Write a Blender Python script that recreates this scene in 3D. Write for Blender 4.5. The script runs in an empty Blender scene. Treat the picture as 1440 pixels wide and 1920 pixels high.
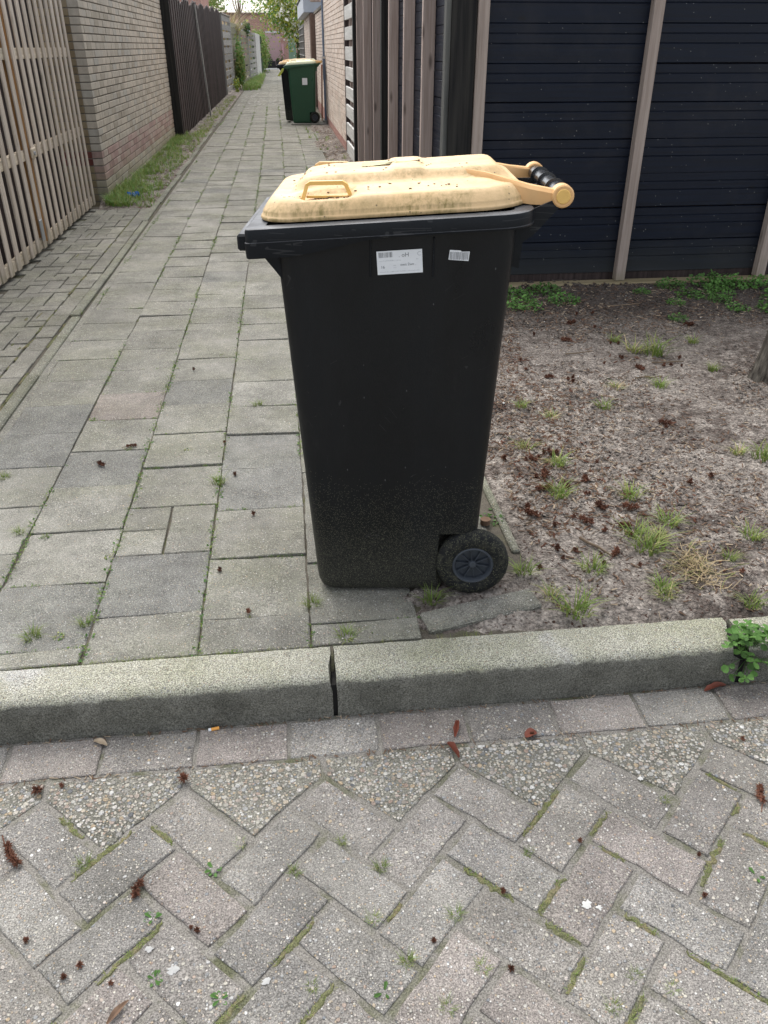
import bpy, math, random
import numpy as np
from mathutils import Vector, Matrix, Euler
R = math.radians
sc = bpy.context.scene
YAW = -math.atan(0.1158)          # the camera looks a little to the right of the alley's axis
# ------------------------------------------------------------------ camera
cam = bpy.data.cameras.new('camera'); cam_o = bpy.data.objects.new('camera', cam)
sc.collection.objects.link(cam_o); sc.camera = cam_o
cam_o.location = (0, 0, 1.38); cam_o.rotation_euler = (R(90 - 30.2), 0, YAW)
cam.sensor_fit = 'VERTICAL'; cam.sensor_height = 24.0; cam.lens = 1500 / 1920 * 24
cam.clip_start = 0.05; cam.clip_end = 1500
# ------------------------------------------------------------------ sky and sun
SUN_EL, SUN_AZ = R(58), math.atan2(-0.25, 0.9)     # azimuth measured from +Y towards +X
world = bpy.data.worlds.new('World'); sc.world = world; world.use_nodes = True
wn = world.node_tree; wn.nodes.clear()
sky = wn.nodes.new('ShaderNodeTexSky'); sky.sky_type = 'NISHITA'; sky.sun_disc = False
sky.sun_elevation = SUN_EL; sky.sun_rotation = SUN_AZ; sky.dust_density = 3.0; sky.air_density = 1.0
hs = wn.nodes.new('ShaderNodeHueSaturation'); hs.inputs['Saturation'].default_value = 0.32
bg = wn.nodes.new('ShaderNodeBackground'); bg.inputs['Strength'].default_value = 0.15
wo = wn.nodes.new('ShaderNodeOutputWorld')
wn.links.new(sky.outputs[0], hs.inputs['Color']); wn.links.new(hs.outputs[0], bg.inputs['Color']); wn.links.new(bg.outputs[0], wo.inputs[0])
sun = bpy.data.lights.new('sun', 'SUN'); sun.energy = 1.4; sun.angle = R(80); sun.color = (1.0, 0.96, 0.9)
sun_o = bpy.data.objects.new('sun', sun); sc.collection.objects.link(sun_o)
sd = Vector((math.sin(SUN_AZ) * math.cos(SUN_EL), math.cos(SUN_AZ) * math.cos(SUN_EL), math.sin(SUN_EL)))
sun_o.rotation_euler = sd.to_track_quat('Z', 'Y').to_euler()
sc.view_settings.view_transform = 'Standard'; sc.view_settings.look = 'None'
sc.view_settings.gamma = 1; sc.view_settings.use_curve_mapping = False
sc.view_settings.exposure = 1.12
# ------------------------------------------------------------------ helpers
rng = random.Random(7); npr = np.random.RandomState(5)
COL = sc.collection

def tag(o, label=None, cat=None, group=None, kind=None):
    if label: o['label'] = label
    if cat: o['category'] = cat
    if group: o['group'] = group
    if kind: o['kind'] = kind
    return o

def empty(name, loc=(0, 0, 0), rz=0.0):
    o = bpy.data.objects.new(name, None); COL.objects.link(o)
    o.location = loc; o.rotation_euler = (0, 0, rz); o.empty_display_size = 0.1
    return o

def mesh(name, v, f, mats, smooth=False, idx=None):
    me = bpy.data.meshes.new(name); me.from_pydata(v, [], f)
    for m in (mats if isinstance(mats, (list, tuple)) else [mats]): me.materials.append(m)
    if idx is not None: me.polygons.foreach_set('material_index', idx)
    if smooth: me.polygons.foreach_set('use_smooth', [True] * len(me.polygons))
    me.update(); return me

def obj(name, me, parent=None, loc=(0, 0, 0), rot=(0, 0, 0), mat=None):
    o = bpy.data.objects.new(name, me); COL.objects.link(o)
    o.location = loc; o.rotation_euler = rot
    if parent: o.parent = parent
    if mat is not None:
        o.material_slots[0].link = 'OBJECT'; o.material_slots[0].material = mat
    return o

class MB:
    """collects simple shapes for ONE mesh"""
    def __init__(s): s.v = []; s.f = []; s.i = []
    def add(s, v, f, mi=0):
        n = len(s.v); s.v += [tuple(p) for p in v]; s.f += [tuple(a + n for a in q) for q in f]; s.i += [mi] * len(f); return s
    def box(s, lo, hi, mi=0):
        x0, y0, z0 = lo; x1, y1, z1 = hi
        v = [(x0, y0, z0), (x1, y0, z0), (x1, y1, z0), (x0, y1, z0), (x0, y0, z1), (x1, y0, z1), (x1, y1, z1), (x0, y1, z1)]
        return s.add(v, [(3, 2, 1, 0), (4, 5, 6, 7), (0, 1, 5, 4), (1, 2, 6, 5), (2, 3, 7, 6), (3, 0, 4, 7)], mi)
    def cbox(s, lo, hi, c=0.004, mi=0, M=None):
        ctr = [(a + b) / 2 for a, b in zip(lo, hi)]; h = [(b - a) / 2 for a, b in zip(lo, hi)]
        c = min(c, *[q * 0.9 for q in h])
        v = []; ix = {}
        for sx in (-1, 1):
            for sy in (-1, 1):
                for sz in (-1, 1):
                    for ax in range(3):
                        sg = (sx, sy, sz); p = [ctr[k] + sg[k] * (h[k] - (0 if k == ax else c)) for k in range(3)]
                        ix[(sg, ax)] = len(v); v.append(p)
        f = []
        def order(idl, nrm):
            pts = [Vector(v[i]) for i in idl]; cc = sum(pts, Vector()) / len(pts)
            nrm = Vector(nrm); t = (pts[0] - cc).normalized(); b = nrm.cross(t)
            idl = sorted(idl, key=lambda i: math.atan2((Vector(v[i]) - cc).dot(b), (Vector(v[i]) - cc).dot(t)))
            f.append(tuple(idl))
        sgs = [(a, b, d) for a in (-1, 1) for b in (-1, 1) for d in (-1, 1)]
        for ax in range(3):
            for sg in (-1, 1):
                n = [0, 0, 0]; n[ax] = sg
                order([ix[(g, ax)] for g in sgs if g[ax] == sg], n)
        for ax in range(3):
            o = [k for k in range(3) if k != ax]
            for a in (-1, 1):
                for b in (-1, 1):
                    gs = [g for g in sgs if g[o[0]] == a and g[o[1]] == b]
                    n = [0, 0, 0]; n[o[0]] = a; n[o[1]] = b
                    order([ix[(g, k)] for g in gs for k in o], n)
        for g in sgs: order([ix[(g, k)] for k in range(3)], g)
        if M is not None: v = [M @ Vector(p) for p in v]
        return s.add(v, f, mi)
    def loft(s, rings, cap0=False, cap1=False, closed=True, mi=0):
        n = len(rings[0]); v = [p for r in rings for p in r]; f = []
        for k in range(len(rings) - 1):
            for j in range(n if closed else n - 1):
                a = k * n + j; b = k * n + (j + 1) % n
                f.append((a, b, b + n, a + n))
        if cap0: f.append(tuple(reversed(range(n))))
        if cap1: f.append(tuple((len(rings) - 1) * n + j for j in range(n)))
        return s.add(v, f, mi)
    def tube(s, pts, rad, n=8, mi=0, cap=True):
        pts = [Vector(p) for p in pts]; rings = []
        up = None
        for k, p in enumerate(pts):
            d = (pts[min(k + 1, len(pts) - 1)] - pts[max(k - 1, 0)]).normalized()
            if up is None:
                up = Vector((0, 0, 1)) if abs(d.z) < 0.9 else Vector((1, 0, 0))
            a = d.cross(up).normalized(); b = a.cross(d).normalized(); up = b
            r = rad[k] if isinstance(rad, (list, tuple)) else rad
            rings.append([p + (a * math.cos(t) + b * math.sin(t)) * r for t in [2 * math.pi * j / n for j in range(n)]])
        return s.loft(rings, cap, cap, mi=mi)
    def build(s, name, mats, parent=None, smooth=False, **k):
        return obj(name, mesh(name, s.v, s.f, mats, smooth, s.i), parent, **k)

def autosmooth(o, ang=35):
    me = o.data
    me.polygons.foreach_set('use_smooth', [True] * len(me.polygons))
    try: me.set_sharp_from_angle(angle=R(ang))
    except Exception: pass
    return o

def vnoise(x, y, seed=0):
    x = np.asarray(x, float); y = np.asarray(y, float)
    xi = np.floor(x); yi = np.floor(y); xf = x - xi; yf = y - yi
    def h(a, b):
        t = np.sin(a * 127.1 + b * 311.7 + seed * 74.7) * 43758.5453
        return t - np.floor(t)
    u = xf * xf * (3 - 2 * xf); w = yf * yf * (3 - 2 * yf)
    return (h(xi, yi) * (1 - u) + h(xi + 1, yi) * u) * (1 - w) + (h(xi, yi + 1) * (1 - u) + h(xi + 1, yi + 1) * u) * w

def fbm(x, y, seed=0, o=4):
    r = 0; a = 0.5
    for k in range(o):
        r = r + a * vnoise(x * 2 ** k + 3.1 * k, y * 2 ** k - 1.7 * k, seed + k); a *= 0.5
    return r / (1 - 0.5 ** o)

def sstep(a, b, x):
    t = min(1, max(0, (x - a) / (b - a))); return t * t * (3 - 2 * t)
# ------------------------------------------------------------------ materials
class NT:
    def __init__(s, name, rough=0.8, spec=0.3, metal=0.0):
        s.m = bpy.data.materials.new(name); s.m.use_nodes = True; s.t = s.m.node_tree
        s.b = s.t.nodes['Principled BSDF']; s.b.inputs['Roughness'].default_value = rough
        s.b.inputs['Specular IOR Level'].default_value = spec; s.b.inputs['Metallic'].default_value = metal
        s._pos = None
    def n(s, typ, ins=None, out=0, **at):
        nd = s.t.nodes.new('ShaderNode' + typ)
        for k, v in at.items(): setattr(nd, k, v)
        for k, v in (ins or {}).items():
            if isinstance(v, bpy.types.NodeSocket): s.t.links.new(v, nd.inputs[k])
            elif v is not None:
                if isinstance(v, tuple) and len(v) == 3 and nd.inputs[k].type == 'RGBA': v = v + (1,)
                nd.inputs[k].default_value = v
        return nd if out is None else nd.outputs[out]
    def pos(s):
        if s._pos is None: s._pos = s.n('NewGeometry')
        return s._pos
    def local(s): return s.n('TexCoord', out='Object')
    def xyz(s, v): return s.n('SeparateXYZ', {0: v}, out=None).outputs
    def scl(s, v, k): return s.n('VectorMath', {0: v, 1: k}, operation='MULTIPLY')
    def noise(s, scale, det=3, rough=0.55, vec=None, out=0):
        return s.n('TexNoise', {'Vector': vec or s.pos(), 'Scale': scale, 'Detail': det, 'Roughness': rough}, out=out)
    def voro(s, scale, vec=None, feature='F1'):
        return s.n('TexVoronoi', {'Vector': vec or s.pos(), 'Scale': scale}, out=None, feature=feature)
    def ramp(s, fac, stops):
        nd = s.n('ValToRGB', {0: fac}, out=None); e = nd.color_ramp.elements
        while len(e) > 1: e.remove(e[-1])
        for k, (p, c) in enumerate(stops):
            el = e[0] if k == 0 else e.new(p)
            el.position = p; el.color = (c, c, c, 1) if isinstance(c, (int, float)) else tuple(c) + (1,)
        return nd.outputs[0]
    def mix(s, fac, a, b, blend='MIX'):
        nd = s.n('Mix', None, out=None, data_type='RGBA', blend_type=blend)
        for k, v in ((0, fac), (6, a), (7, b)):
            if isinstance(v, bpy.types.NodeSocket): s.t.links.new(v, nd.inputs[k])
            else: nd.inputs[k].default_value = v if k == 0 else tuple(v) + (1,)
        return nd.outputs[2]
    def ma(s, op, a, b=0.0, c=0.0): return s.n('Math', {0: a, 1: b, 2: c}, operation=op)
    def rnd(s): return s.n('ObjectInfo', out='Random')
    def tint(s, col, fac, amount):           # brighten / darken by a 0..1 factor
        k = s.ma('MULTIPLY_ADD', fac, amount * 2, 1 - amount)
        cc = s.n('CombineXYZ', {0: k, 1: k, 2: k}); return s.mix(1.0, col, cc, 'MULTIPLY')
    def grit(s, col, scale, amt, lo=0.36, hi=0.64, det=2, vec=None):      # crisp grain
        return s.tint(col, s.n('MapRange', {0: s.noise(scale, det, 0.6, vec=vec), 1: lo, 2: hi, 3: 0.0, 4: 1.0}), amt)
    def bump(s, h, dist, strength=1.0, prev=None):
        return s.n('Bump', {'Height': h, 'Distance': dist, 'Strength': strength, 'Normal': prev})
    def col(s, c):
        if isinstance(c, bpy.types.NodeSocket): s.t.links.new(c, s.b.inputs['Base Color'])
        else: s.b.inputs['Base Color'].default_value = tuple(c) + (1,)
        return s
    def normal(s, n): s.t.links.new(n, s.b.inputs['Normal']); return s
    def roughness(s, r): s.t.links.new(r, s.b.inputs['Roughness']); return s

STONES = [(0, (0.30, 0.29, 0.26)), (0.18, (0.50, 0.47, 0.40)), (0.34, (0.22, 0.235, 0.25)), (0.5, (0.42, 0.33, 0.22)), (0.62, (0.50, 0.49, 0.45)), (0.78, (0.33, 0.25, 0.20)), (0.88, (0.66, 0.65, 0.62)), (1, (0.13, 0.135, 0.14))]

def aggregate(s, base, layers, amt=1.0):
    """exposed stones in concrete; returns colour, height"""
    colr = base; hgt = None
    for sc_, th, rad in layers:
        wob = s.noise(sc_ * 0.9, 1, out='Color')
        vec = s.n('VectorMath', {0: wob, 1: s.pos(), 2: None}, operation='ADD') if False else s.pos()
        v = s.voro(sc_, s.n('VectorMath', {0: vec, 1: s.scl(wob, (0.35 / sc_,) * 3)}, operation='ADD'))
        r = s.n('SeparateColor', {0: v.outputs['Color']}, out=None)
        m = s.ma('MULTIPLY', s.ma('GREATER_THAN', r.outputs[0], th), s.n('MapRange', {0: v.outputs['Distance'], 1: rad, 2: rad - 0.12, 3: 0.0, 4: 1.0}))
        m = s.ma('MULTIPLY', m, amt)
        colr = s.mix(m, colr, s.ramp(r.outputs[1], STONES))
        hgt = m if hgt is None else s.ma('ADD', hgt, m)
    return colr, hgt

def m_concrete(name, base, layers, varia=0.10, green=0.0, amt=1.0, bumpd=0.0015, dark=0.7):
    s = NT(name, 0.92, 0.15)
    c = s.mix(s.ramp(s.noise(5, 4), [(0.3, 0.0), (0.7, 1.0)]), [b * dark for b in base], [b * 1.1 for b in base])
    if green: c = s.mix(s.ma('MULTIPLY', s.ramp(s.noise(3.3, 5, 0.6), [(0.42, 0), (0.65, 1)]), green), c, (0.155, 0.160, 0.095))
    c = s.grit(c, 1.3, 0.10, det=5); c = s.grit(c, 22, 0.16, 0.3, 0.7, det=5)
    c = s.grit(c, 330, 0.45); c = s.grit(c, 150, 0.16)
    c, h = aggregate(s, c, layers, amt)
    c = s.tint(c, s.rnd(), varia)
    c = s.mix(s.ma('MULTIPLY', s.ramp(s.noise(1.6, 4, 0.6), [(0.5, 0), (0.72, 1)]), 0.25), c, (0.42, 0.40, 0.36))
    s.col(c)
    hh = s.ma('ADD', h, s.ma('MULTIPLY', s.noise(260, 3), 1.6))
    s.normal(s.bump(hh, bumpd)); return s.m

M = {}
M['slab'] = m_concrete('slab_concrete', (0.215, 0.210, 0.183), [(210, 0.74, 0.42), (105, 0.93, 0.36)], 0.10, 0.30, bumpd=0.002)
M['slab_dark'] = m_concrete('slab_dark_concrete', (0.182, 0.181, 0.167), [(230, 0.62, 0.40)], 0.06, 0.12, bumpd=0.002)
M['slab_light'] = m_concrete('slab_light_concrete', (0.240, 0.234, 0.207), [(200, 0.80, 0.40)], 0.06, 0.15, bumpd=0.002)
M['slab_pink'] = m_concrete('slab_pink_concrete', (0.220, 0.193, 0.173), [(210, 0.70, 0.42)], 0.06, 0.15, bumpd=0.002)
M['paver'] = m_concrete('paver_concrete', (0.252, 0.236, 0.217), [(170, 0.62, 0.44), (84, 0.66, 0.40)], 0.10, 0.10, 1.0, 0.0025)
M['paver_grey'] = m_concrete('paver_grey_concrete', (0.248, 0.237, 0.220), [(190, 0.62, 0.44), (92, 0.80, 0.40)], 0.10, 0.10, 1.0, 0.0025)
M['paver_red'] = m_concrete('paver_reddish_concrete', (0.255, 0.230, 0.212), [(170, 0.62, 0.44), (92, 0.80, 0.38)], 0.10, 0.08, 0.95, 0.0025)
M['mitre'] = m_concrete('exposed_pebble_concrete', (0.200, 0.195, 0.165), [(150, 0.22, 0.55), (72, 0.36, 0.50)], 0.05, 0.06, 1.0, 0.004)
M['apron'] = m_concrete('apron_brick_concrete', (0.215, 0.207, 0.178), [(230, 0.78, 0.4)], 0.12, 0.30)
M['edging'] = m_concrete('edging_concrete', (0.185, 0.185, 0.150), [(190, 0.66, 0.42)], 0.08, 0.4)

def m_kerb():
    s = NT('kerb_concrete', 0.93, 0.12)
    c = s.mix(s.ramp(s.noise(4, 5, 0.6), [(0.35, 0), (0.65, 1)]), (0.268, 0.268, 0.198), (0.355, 0.348, 0.292))
    c = s.mix(s.ramp(s.noise(2.2, 6, 0.65), [(0.58, 0), (0.66, 1)]), c, (0.36, 0.355, 0.33))
    c = s.grit(c, 330, 0.6)
    c, h = aggregate(s, c, [(230, 0.45, 0.42), (120, 0.86, 0.34)], 0.85)
    c = s.mix(s.ma('MULTIPLY', s.ramp(s.noise(24, 6, 0.75), [(0.55, 0), (0.66, 1)]), 0.45), c, (0.15, 0.15, 0.105))
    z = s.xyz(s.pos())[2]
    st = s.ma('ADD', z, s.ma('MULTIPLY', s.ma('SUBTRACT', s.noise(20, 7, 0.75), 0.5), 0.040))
    lower_tone = s.n('MapRange', {0: st, 1: -0.006, 2: -0.014, 3: 0.0, 4: 1.0})  # darker tone below the kerb's top edge, with a ragged boundary
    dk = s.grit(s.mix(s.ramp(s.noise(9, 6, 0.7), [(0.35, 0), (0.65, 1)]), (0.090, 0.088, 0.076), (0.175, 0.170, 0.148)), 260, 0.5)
    c = s.mix(s.ma('MULTIPLY', lower_tone, 0.88), c, dk)
    s.col(c); s.normal(s.bump(s.ma('ADD', s.ma('ADD', h, s.noise(300, 2)), s.ma('MULTIPLY', s.noise(45, 5, 0.7), 2.0)), 0.0022)); return s.m
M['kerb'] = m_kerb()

def m_joint(name, a, b, moss, lo=0.5, hi=0.62, sc_=5, gr=0.2):
    s = NT(name, 0.97, 0.05)
    c = s.mix(s.noise(40, 4), a, b)
    c = s.mix(s.ramp(s.noise(sc_, 5, 0.65), [(lo, 0), (hi, 1)]), c, moss)
    c = s.grit(c, 300, gr)
    s.col(c); s.normal(s.bump(s.noise(150, 3), 0.004)); return s.m
M['joint'] = m_joint('joint_dirt', (0.060, 0.054, 0.044), (0.15, 0.135, 0.11), (0.070, 0.080, 0.030), 0.54, 0.66)
M['joint_road'] = m_joint('road_joint_dirt', (0.145, 0.136, 0.120), (0.25, 0.238, 0.216), (0.105, 0.108, 0.068), 0.50, 0.66, 8, 0.4)
def m_moss():
    s = NT('moss', 0.97, 0.05)
    c = s.mix(s.noise(60, 4), (0.085, 0.092, 0.045), (0.165, 0.165, 0.095))
    c = s.mix(s.ramp(s.noise(25, 3), [(0.5, 0), (0.6, 1)]), c, (0.17, 0.15, 0.09))
    s.col(c); c = s.grit(c, 330, 0.35); s.col(c); s.normal(s.bump(s.noise(300, 3), 0.0015)); return s.m
M['moss'] = m_moss()
def m_soil(name='soil', shift=1.0):
    s = NT(name, 0.98, 0.05)
    c = s.mix(s.ramp(s.noise(1.9, 6, 0.65), [(0.38, 0), (0.62, 1)]), (0.125, 0.103, 0.090), (0.310, 0.276, 0.244))
    c = s.mix(s.ramp(s.noise(11, 6, 0.7), [(0.46, 0), (0.62, 1)]), c, (0.360, 0.322, 0.284))
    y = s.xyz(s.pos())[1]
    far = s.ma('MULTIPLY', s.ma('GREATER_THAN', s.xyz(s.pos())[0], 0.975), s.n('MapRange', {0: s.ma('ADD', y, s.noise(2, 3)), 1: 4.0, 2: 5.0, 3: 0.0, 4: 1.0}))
    c = s.mix(s.ma('MULTIPLY', far, 0.80), c, (0.062, 0.052, 0.047))       # darker earth towards the shed
    c = s.grit(c, 110, 0.40, det=4); c = s.grit(c, 36, 0.30, det=5)
    c = s.mix(s.ramp(s.noise(75, 3, 0.6), [(0.60, 0), (0.65, 1)]), c, (0.075, 0.045, 0.035))
    v = s.voro(42, s.n('VectorMath', {0: s.pos(), 1: s.scl(s.noise(25, 3, out='Color'), (0.03, 0.03, 0.0))}, operation='ADD'), 'DISTANCE_TO_EDGE')
    ck = s.n('MapRange', {0: v.outputs['Distance'], 1: 0.0, 2: 0.14, 3: 0.0, 4: 1.0})
    s.col(c); s.normal(s.bump(s.ma('ADD', s.ma('ADD', s.noise(80, 5, 0.75), s.ma('MULTIPLY', s.noise(300, 2), 0.4)), s.ma('MULTIPLY', ck, 0.35)), 0.014)); return s.m
M['soil'] = m_soil()

def m_plain(name, c, rough=0.8, spec=0.3, varia=0.0, ns=0, namt=0.0, bd=0.0, metal=0.0):
    s = NT(name, rough, spec, metal)
    if ns or varia:
        k = s.n('RGB', out=None); k.outputs[0].default_value = tuple(c) + (1,); cc = k.outputs[0]
        if ns: cc = s.tint(cc, s.noise(ns, 4, 0.6), namt)
        if varia: cc = s.tint(cc, s.rnd(), varia)
        s.col(cc)
        if bd: s.normal(s.bump(s.noise(ns * 2, 4), bd))
    else: s.col(c)
    return s.m

def m_leaf(name, a, b, trans=0.3, varia=0.2):
    s = NT(name, 0.6, 0.3)
    c = s.mix(s.noise(35, 2), a, b); c = s.tint(c, s.rnd(), varia)
    s.col(c)
    tr = s.n('BsdfTranslucent', {'Color': c})
    mx = s.n('MixShader', {0: trans, 1: s.b.outputs[0], 2: tr})
    s.t.links.new(mx, s.t.nodes['Material Output'].inputs[0]); return s.m
M['grass'] = m_leaf('grass_blade', (0.105, 0.175, 0.035), (0.23, 0.31, 0.075))
M['grass_pale'] = m_leaf('pale_grass_blade', (0.19, 0.23, 0.06), (0.33, 0.34, 0.12))
M['straw'] = m_leaf('dry_straw', (0.36, 0.27, 0.15), (0.56, 0.45, 0.27), 0.2)
M['weed'] = m_leaf('weed_leaf', (0.055, 0.135, 0.03), (0.11, 0.22, 0.055))
M['weed_bright'] = m_leaf('bright_weed_leaf', (0.09, 0.22, 0.045), (0.17, 0.34, 0.08))
M['yellowleaf'] = m_leaf('yellow_green_leaf', (0.30, 0.36, 0.05), (0.52, 0.50, 0.10))
M['blossom'] = m_leaf('white_blossom', (0.75, 0.72, 0.62), (0.85, 0.83, 0.78), 0.3, 0.05)
M['ivy'] = m_leaf('ivy_leaf', (0.03, 0.065, 0.025), (0.08, 0.13, 0.05))
M['stain'] = m_plain('faint_white_stain', (0.36, 0.36, 0.35), 0.9, 0.1, 0, 90, 0.3)
M['cone'] = m_plain('seed_cone_brown', (0.115, 0.052, 0.034), 0.9, 0.1, 0.35, 60, 0.5)
M['chip'] = m_plain('bark_chip', (0.15, 0.098, 0.068), 0.95, 0.1, 0, 40, 0.7)
M['chip_pale'] = m_plain('pale_chip', (0.36, 0.29, 0.21), 0.95, 0.1, 0, 40, 0.5)
M['leaf_red'] = m_plain('red_brown_bud_scale', (0.15, 0.045, 0.028), 0.6, 0.3, 0.2, 60, 0.3)
M['white_bit'] = m_plain('white_dropping', (0.5, 0.5, 0.48), 0.9, 0.1, 0, 90, 0.2)
M['twig'] = m_plain('twig_bark', (0.16, 0.12, 0.085), 0.9, 0.1, 0.2, 50, 0.4)

def m_wood(name, a, b, axis='z', ringscale=1.0, varia=0.15, knots=0.0, rough=0.85, green=None, bd=0.0006):
    """grain runs along the named world axis"""
    s = NT(name, rough, 0.2)
    k = {'z': (55, 55, 2.2), 'y': (55, 2.2, 55), 'x': (2.2, 55, 55)}[axis]
    off = s.n('VectorMath', {0: s.pos(), 1: s.n('CombineXYZ', {0: s.ma('MULTIPLY', s.rnd(), 7.0), 1: s.ma('MULTIPLY', s.rnd(), 5.0), 2: s.ma('MULTIPLY', s.rnd(), 3.0)})}, operation='ADD')
    v = s.scl(off, tuple(q * ringscale for q in k))
    g = s.noise(1.0, 4, 0.6, vec=v)
    c = s.mix(s.ramp(g, [(0.32, 0), (0.68, 1)]), a, b)
    c = s.tint(c, s.noise(1.0, 2, 0.5, vec=s.scl(off, tuple(q * 0.12 for q in k))), 0.22)
    if knots:
        kv = s.voro(1.0, s.scl(off, {'z': (9, 9, 2.6), 'y': (9, 2.6, 9), 'x': (2.6, 9, 9)}[axis]))
        c = s.mix(s.ma('MULTIPLY', s.n('MapRange', {0: kv.outputs['Distance'], 1: 0.16, 2: 0.06, 3: 0.0, 4: 1.0}), knots), c, [q * 0.3 for q in a])
    if green:
        z = s.xyz(s.pos())[2]
        gm = s.n('MapRange', {0: s.ma('ADD', z, s.ma('MULTIPLY', s.noise(9, 4), 0.35)), 1: green, 2: green - 0.3, 3: 0.0, 4: 0.75})
        c = s.mix(gm, c, (0.13, 0.135, 0.045))
    c = s.tint(c, s.rnd(), varia)
    s.col(c); s.normal(s.bump(g, bd)); return s.m
M['slat'] = m_wood('impregnated_slat_wood', (0.40, 0.33, 0.265), (0.60, 0.525, 0.445), 'z', 1, 0.14, 0.5, green=0.32)
M['slat_y'] = m_wood('impregnated_rail_wood', (0.46, 0.38, 0.28), (0.62, 0.54, 0.42), 'y', 1, 0.12)
M['stile'] = m_wood('orange_stile_wood', (0.36, 0.19, 0.08), (0.48, 0.28, 0.13), 'z', 1, 0.08)
M['batten'] = m_wood('brown_batten_wood', (0.36, 0.275, 0.235), (0.54, 0.44, 0.39), 'z', 1, 0.10, 0.8, green=0.28)
M['batten_pale'] = m_wood('weathered_batten_wood', (0.30, 0.24, 0.205), (0.45, 0.375, 0.325), 'z', 1, 0.06, 0.5, green=0.32)
M['sleeper'] = m_wood('ground_beam_wood', (0.17, 0.14, 0.075), (0.29, 0.24, 0.15), 'x', 1, 0.05)
M['darkpost'] = m_wood('dark_weathered_post', (0.012, 0.012, 0.013), (0.040, 0.038, 0.034), 'z', 0.7, 0.1)
M['darkplank'] = m_wood('dark_brown_plank', (0.024, 0.017, 0.016), (0.066, 0.048, 0.045), 'z', 1, 0.3, 0.0, 0.7)
M['greyplank'] = m_wood('grey_weathered_plank', (0.21, 0.205, 0.19), (0.36, 0.35, 0.325), 'y', 1, 0.18)
M['mossplank'] = m_wood('mossy_weathered_plank', (0.17, 0.165, 0.105), (0.30, 0.285, 0.20), 'y', 1, 0.22)
M['paleplank'] = m_wood('pale_grey_plank', (0.48, 0.47, 0.44), (0.66, 0.65, 0.62), 'y', 0.6, 0.10)
def m_cladding(axis):
    s = NT('blue_black_cladding_' + axis, 0.5, 0.28)
    z = s.xyz(s.pos())[2]
    k = {'x': (1.6, 30, 60), 'y': (30, 1.6, 60)}[axis]
    g = s.noise(1.0, 4, 0.6, vec=s.scl(s.pos(), k))
    c = s.mix(s.ramp(g, [(0.3, 0), (0.75, 1)]), (0.0018, 0.0043, 0.0115), (0.0052, 0.0105, 0.0250))
    kn = s.voro(1.0, s.scl(s.pos(), {'x': (3.3, 3.3, 6), 'y': (3.3, 3.3, 6)}[axis]))
    c = s.mix(s.ma('MULTIPLY', s.n('MapRange', {0: kn.outputs['Distance'], 1: 0.11, 2: 0.03, 3: 0.0, 4: 1.0}), 0.7), c, (0.004, 0.004, 0.004))
    dust = s.ramp(s.noise(3.2, 5, 0.7), [(0.52, 0), (0.75, 1)])
    c = s.mix(s.ma('MULTIPLY', dust, 0.28), c, (0.040, 0.038, 0.040))
    low = s.n('MapRange', {0: s.ma('ADD', z, s.ma('MULTIPLY', s.noise(4, 4), 0.16)), 1: 0.40, 2: 0.08, 3: 0.0, 4: 0.5})
    c = s.mix(low, c, (0.060, 0.062, 0.054))
    v = s.voro(95); r = s.n('SeparateColor', {0: v.outputs['Color']}, out=None)
    sp = s.ma('MULTIPLY', s.ma('GREATER_THAN', r.outputs[0], 0.985), s.ma('LESS_THAN', v.outputs['Distance'], 0.3))
    c = s.mix(s.ma('MULTIPLY', sp, 0.5), c, (0.3, 0.3, 0.28))
    s.col(c); s.roughness(s.n('MapRange', {0: g, 1: 0.3, 2: 0.7, 3: 0.42, 4: 0.58})); s.normal(s.bump(g, 0.0006)); return s.m
M['clad_x'] = m_cladding('x'); M['clad_y'] = m_cladding('y')

BH, BL = 0.0675, 0.222            # brick course height and brick length incl. joint
def m_brick(name, stops, along=1, low=None, streak=0.25, mossy=0.0):
    s = NT(name, 0.92, 0.12)
    o = s.xyz(s.pos())
    row = s.ma('FLOOR', s.ma('DIVIDE', o[2], BH))
    colm = s.ma('FLOOR', s.ma('ADD', s.ma('DIVIDE', o[along], BL), s.ma('MULTIPLY', s.ma('MODULO', s.ma('ADD', row, 100), 2.0), 0.5)))
    w = s.n('TexWhiteNoise', {0: s.n('CombineXYZ', {0: row, 1: colm, 2: 0.0})}, noise_dimensions='3D')
    c = s.ramp(w, stops)
    if low:
        m = s.ma('MULTIPLY', s.ma('GREATER_THAN', row, low[0]), s.ma('LESS_THAN', row, low[1]))
        c = s.mix(m, c, s.ramp(w, low[2]))
    k = (40, 9, 9) if along == 0 else (9, 40, 9)
    c = s.tint(c, s.noise(1.0, 4, 0.65, vec=s.scl(s.pos(), (k[0], k[1], 5))), streak)
    c = s.mix(s.ma('MULTIPLY', s.ramp(s.noise(1.7, 5, 0.65), [(0.5, 0), (0.7, 1)]), 0.35), c, (0.34, 0.32, 0.28))
    if mossy:
        gm = s.n('MapRange', {0: s.ma('ADD', o[2], s.ma('MULTIPLY', s.noise(3, 4), 0.8)), 1: 0.75, 2: 0.3, 3: 0.0, 4: mossy})
        c = s.mix(gm, c, (0.21, 0.20, 0.10))
    s.col(c); s.normal(s.bump(s.noise(110, 4), 0.002)); return s.m
BEIGE = [(0, (0.36, 0.315, 0.25)), (0.35, (0.46, 0.41, 0.34)), (0.7, (0.52, 0.455, 0.37)), (1, (0.41, 0.385, 0.335))]
REDS = [(0, (0.33, 0.225, 0.20)), (0.45, (0.42, 0.30, 0.265)), (1, (0.44, 0.37, 0.31))]
M['brick_left'] = m_brick('beige_brick', BEIGE, 1, (2.5, 6.5, REDS), 0.48, 0.6)
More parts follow.
